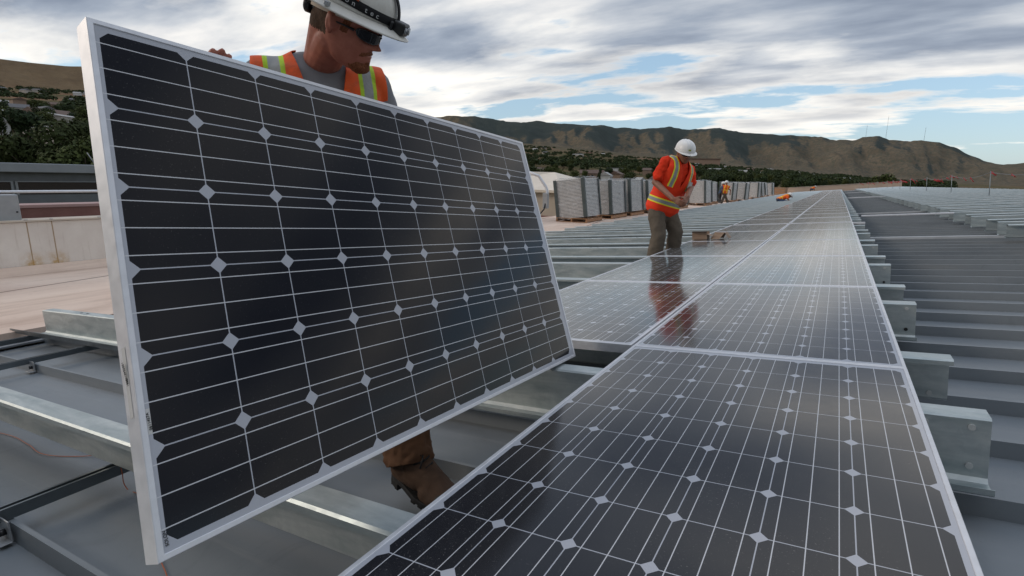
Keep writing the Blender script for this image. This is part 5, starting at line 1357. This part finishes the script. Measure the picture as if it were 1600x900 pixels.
# suspension harness: headband under the brim and the black adjusting knob at the nape
m = MB(); m.grid(lambda u, v: Vector((math.sin(2 * PI * u) * .0845, math.cos(2 * PI * u) * .103 - .004, .014 + .030 * v - .020 * (1 - math.cos(2 * PI * u)) * .5)), 48, 2); hb = m.build('headband', M['cream'], hat); sd_ = hb.modifiers.new('t', 'SOLIDIFY'); sd_.thickness = .002
m = MB(); m.tube([(0, -.108, -.012), (0, -.128, -.014)], .026, 20); m.box((0, -.110, .010), (.05, .014, .04)); m.build('adjusting_knob', M['black_plastic'], hat, bevel=.003)

# ================================================================== worker in red further up the row
W2 = thing('person', 'worker in white hard hat, orange-red shirt and vest, bending over the left row of panels', 'person', roofp(-1.38, 4.15, WP))
dd = 6.25
P2 = lambda x, y, d=0.0: at(x, y, dd + d)
pel2 = P2(1036, 322, .05); neck2 = P2(1063, 249, -.10); up2 = (neck2 - pel2).normalized()
face2 = (cr0 * .56 - cf0 * .83).normalized()
F2 = frame_of(face2, up2); sc2 = (neck2 - pel2).length / .53
T2 = Matrix.Translation(pel2 - F2 @ Vector((0, 0, .0))) @ F2.to_4x4() @ Matrix.Scale(sc2, 4)
TL2 = lambda x, y, z: T2 @ Vector((x, y, z))
shR2, shL2 = P2(1036, 252, -.20), P2(1080, 258, .05)
shR2, shL2 = TL2(.180, 0, .452), TL2(-.180, 0, .452)
elbR2, elbL2 = P2(1024, 285, -.16), P2(1079, 292, .02)
wrR2, wrL2 = P2(1052, 311, -.40), P2(1074, 308, -.34)
hipR2, hipL2 = TL2(.09, 0, -.03), TL2(-.09, 0, -.03)
kneeR2, kneeL2 = P2(1029, 368, -.06), P2(1056, 362, .06)
ankR2, ankL2 = P2(1018, 417, .0), P2(1047, 410, .14)
HF2 = frame_of((cr0 * .16 - cf0 * .80 - cu0 * .55), (cu0 * .88 + cr0 * .10 - cf0 * .50)); TH2 = Matrix.Translation(P2(1070, 239, -.20)) @ HF2.to_4x4()
build_body('body', W2, M['skin2'], T2, TH2, None, (shR2, shL2), (elbR2, elbL2), (wrR2, wrL2), (((P2(1063, 317, -.46) - wrR2), cr0 * .2 + cu0 * .3 + cf0, .6), ((P2(1068, 318, -.42) - wrL2), cu0 * .2 + cf0, .6)), (hipR2, hipL2), (kneeR2, kneeL2), (ankR2, ankL2), .0075, .97)
s = Solid(); s.sections(torso_secs(.010), T2)
for i, (a, b) in enumerate(((shR2, elbR2), (shL2, elbL2))):
    s.cap(TL2((.11, -.11)[i], -.01, .455), a, .072, .068); s.cap(a, a.lerp(b, .70), .072, .074)
s.cap(TL2(0, -.018, .48), TL2(0, -.01, .525), .070, .064)
s.grow('t_shirt', M['red_tee'], .009, W2, smooth=3, fold=.032, fold_size=.055)
M['vest2'] = vest('red_orange_vest', (1.0, 0.055, 0.012), [(.092, .104, YEL), (.104, .138, SILVER), (.138, .150, YEL)], [(.020, .034, YEL), (.034, .070, SILVER), (.070, .084, YEL)], zmin=.225)
# the bands over the chest only run above the waist band
s = Solid(); s.sections(torso_secs(.028), T2); s.cap(TL2(.0, .0, -.06), TL2(0, .0, -.085), .165, .165)
v2 = make_vest(M['vest2'], T2, W2, None, .010, vz=.24, vtop=.52, vhw=.075, xcut=.152, extra=.016, bottom=-.085, shoulders=[(TL2(.09, -.01, .452), TL2(.150, -.01, .450)), (TL2(-.09, -.01, .452), TL2(-.150, -.01, .450))])
m = MB(); m.box((0, 0, 0), (.055, .004, .075)); bdg = m.build('badge', M['label_white'], W2); bdg.matrix_basis = Matrix.Translation(-W2.location) @ T2 @ Matrix.Translation((-.12, .155, .30))
s = Solid(); s.sections(torso_secs(.014, -.2, .05), T2); s.cap(TL2(0, 0, -.04), TL2(0, 0, -.09), .145, .13)
for h, kn, an in ((hipR2, kneeR2, ankR2), (hipL2, kneeL2, ankL2)): s.cap(h, kn, .108, .088); s.cap(kn, an, .088, .084); 
s.grow('trousers', M['khaki'], .009, W2, smooth=4, fold=.026, fold_size=.10)
for an in (ankR2, ankL2): boot(W2, an - Vector((0, 0, .075)) + face2 * .03, Vector((face2.x, face2.y, 0)), (0, 0, 1), 1.05, 'khaki' if False else 'boot', .008)
hat2 = hard_hat(W2, TH2 @ Matrix.Translation((0, -.004, -.006)), M['hat_clean'], False, .90, .045)
m = MB(); m.box((0, 0, 0), (.030, .003, .018)); lg = m.build('hat_logo', simple('green_yellow_logo', (0.35, 0.38, 0.06), .5), hat2); lg.location = (.012, .146, .075); lg.rotation_euler = (.25, 0, 0)
m = MB()
for sg in (-1, 1): m.grid(lambda u, v, sg=sg: lens(u, v, sg), 12, 4)
gl2 = m.build('sunglasses', M['lens'], W2); gl2.matrix_basis = Matrix.Translation(-W2.location) @ TH2

# ================================================================== small far workers
def far_worker(label, base, fwd, pel, neck, head, shs, elbs, wrs, knees, anks, tmat, vestm, headlook, vox=.018, hatmat='hat_clean'):
    W = thing('person', label, 'person', base)
    up = (neck - pel).normalized(); F = frame_of(fwd, up); T = Matrix.Translation(pel) @ F.to_4x4(); TL = lambda x, y, z: T @ Vector((x, y, z))
    shs = shs or (TL(.18, 0, .45), TL(-.18, 0, .45)); hips = (TL(.09, 0, -.03), TL(-.09, 0, -.03)); HFm = frame_of(headlook[0], headlook[1]); TH_ = Matrix.Translation(head) @ HFm.to_4x4()
    build_body('body', W, M['skin2'], T, TH_, None, shs, elbs, wrs, (((wrs[0] - elbs[0]), fwd, .5), ((wrs[1] - elbs[1]), fwd, .5)), hips, knees, anks, .012, .97)
    s = Solid(); s.sections(torso_secs(.014), T)
    for i in (0, 1): s.cap(shs[i], shs[i].lerp(elbs[i], .6), .074, .07)
    s.grow('vest', vestm, vox, W, smooth=3, fold=.02, fold_size=.08, T=T)
    s = Solid(); s.sections(torso_secs(.012, -.2, .03), T)
    for i in (0, 1): s.cap(hips[i], knees[i], .105, .085); s.cap(knees[i], anks[i], .083, .078)
    s.grow('trousers', tmat, vox, W, smooth=3, fold=.03, fold_size=.08)
    for i in (0, 1):
        d = (knees[i] - anks[i]).normalized(); f = Vector(fwd) if abs(d.z) > .6 else Vector((0, 0, -1)); boot(W, anks[i] - d * .08 + f.normalized() * .03, f, d, 1.0, 'boot', .012)
    hard_hat(W, TH_, M[hatmat], False); return W
M['vest3'] = vest('orange_vest_yellow_stripes', (0.90, 0.13, 0.02), [(.085, .115, YEL)], [(.14, .17, YEL)])
# standing, seen from behind, by the stacks
d3 = 36.0; b3 = at(1130, 318, d3); k3 = d3 / 816
zz3 = lambda x, y, dd_=0: at(x, y, d3 + dd_)
back = (cf0 + cr0 * .25).normalized()
far_worker('small worker standing with his back turned beside the panel stacks', b3, back, zz3(1132.5, 301), zz3(1135.5, 290.5), zz3(1135.2, 286.0), None, (zz3(1129, 297), zz3(1141.5, 297)), (zz3(1128.5, 301.5), zz3(1141, 301.5)), (zz3(1130.5, 309), zz3(1134.5, 309)), (zz3(1127.5, 316.5), zz3(1137, 316.5)), M['khaki'], M['vest3'], (back - Vector((0, 0, .3)), Vector((0, 0, 1))))
# dark clothed person half hidden next to him
far_worker('person in dark clothes half hidden beside the standing small worker', zz3(1123, 317, .9), cr0, zz3(1125.5, 302, .9), zz3(1129.5, 292, .9), zz3(1130.8, 287.5, .9), None, (zz3(1128, 297, .7), zz3(1129, 298, 1.1)), (zz3(1131, 301, .7), zz3(1132, 301, 1.1)), (zz3(1125, 310, .9), zz3(1124, 310, 1.1)), (zz3(1124, 316.5, .9), zz3(1121, 316, 1.1)), M['black_plastic'], M['denim'], (cr0, Vector((0, 0, 1))))
# kneeling worker bent low over the panels
d4 = 29.0; q4 = lambda x, y, dd_=0: at(x, y, d4 + dd_)
lookd = (cr0 * .8 - Vector((0, 0, .55))).normalized()
far_worker('small worker in orange kneeling low on the far panels', q4(1222, 317), (cr0 * .35 - Vector((0, 0, 1))), q4(1217.0, 311.5), q4(1229.0, 306.5, -.1), q4(1233.5, 306.0, -.1), None, (q4(1231, 311, -.3), q4(1231, 311, .2)), (q4(1234, 315, -.3), q4(1235, 315, .2)), (q4(1228, 315.2, -.2), q4(1228, 315.2, .2)), (q4(1216, 316.2, -.2), q4(1216, 316.2, .2)), M['denim'], M['vest3'], (lookd, Vector((0, 0, 1)) + cr0 * .7))
d5 = 82.0; q5 = lambda x, y, dd_=0: at(x, y, d5 + dd_)
far_worker('tiny worker in orange crouching at the far end of the panels', q5(1270, 297), (cr0 * .35 - Vector((0, 0, 1))), q5(1267.5, 294.8), q5(1272, 292.6), q5(1273.8, 292.0), None, (q5(1272, 295.2, -.2), q5(1272.4, 295.2, .2)), (q5(1272.5, 296.8, -.2), q5(1273, 296.8, .2)), (q5(1270.6, 296.0, -.2), q5(1270.6, 296.0, .2)), (q5(1266.6, 296.6, -.2), q5(1266.6, 296.6, .2)), M['denim'], M['vest3'], (lookd, Vector((0, 0, 1)) + cr0 * .5))
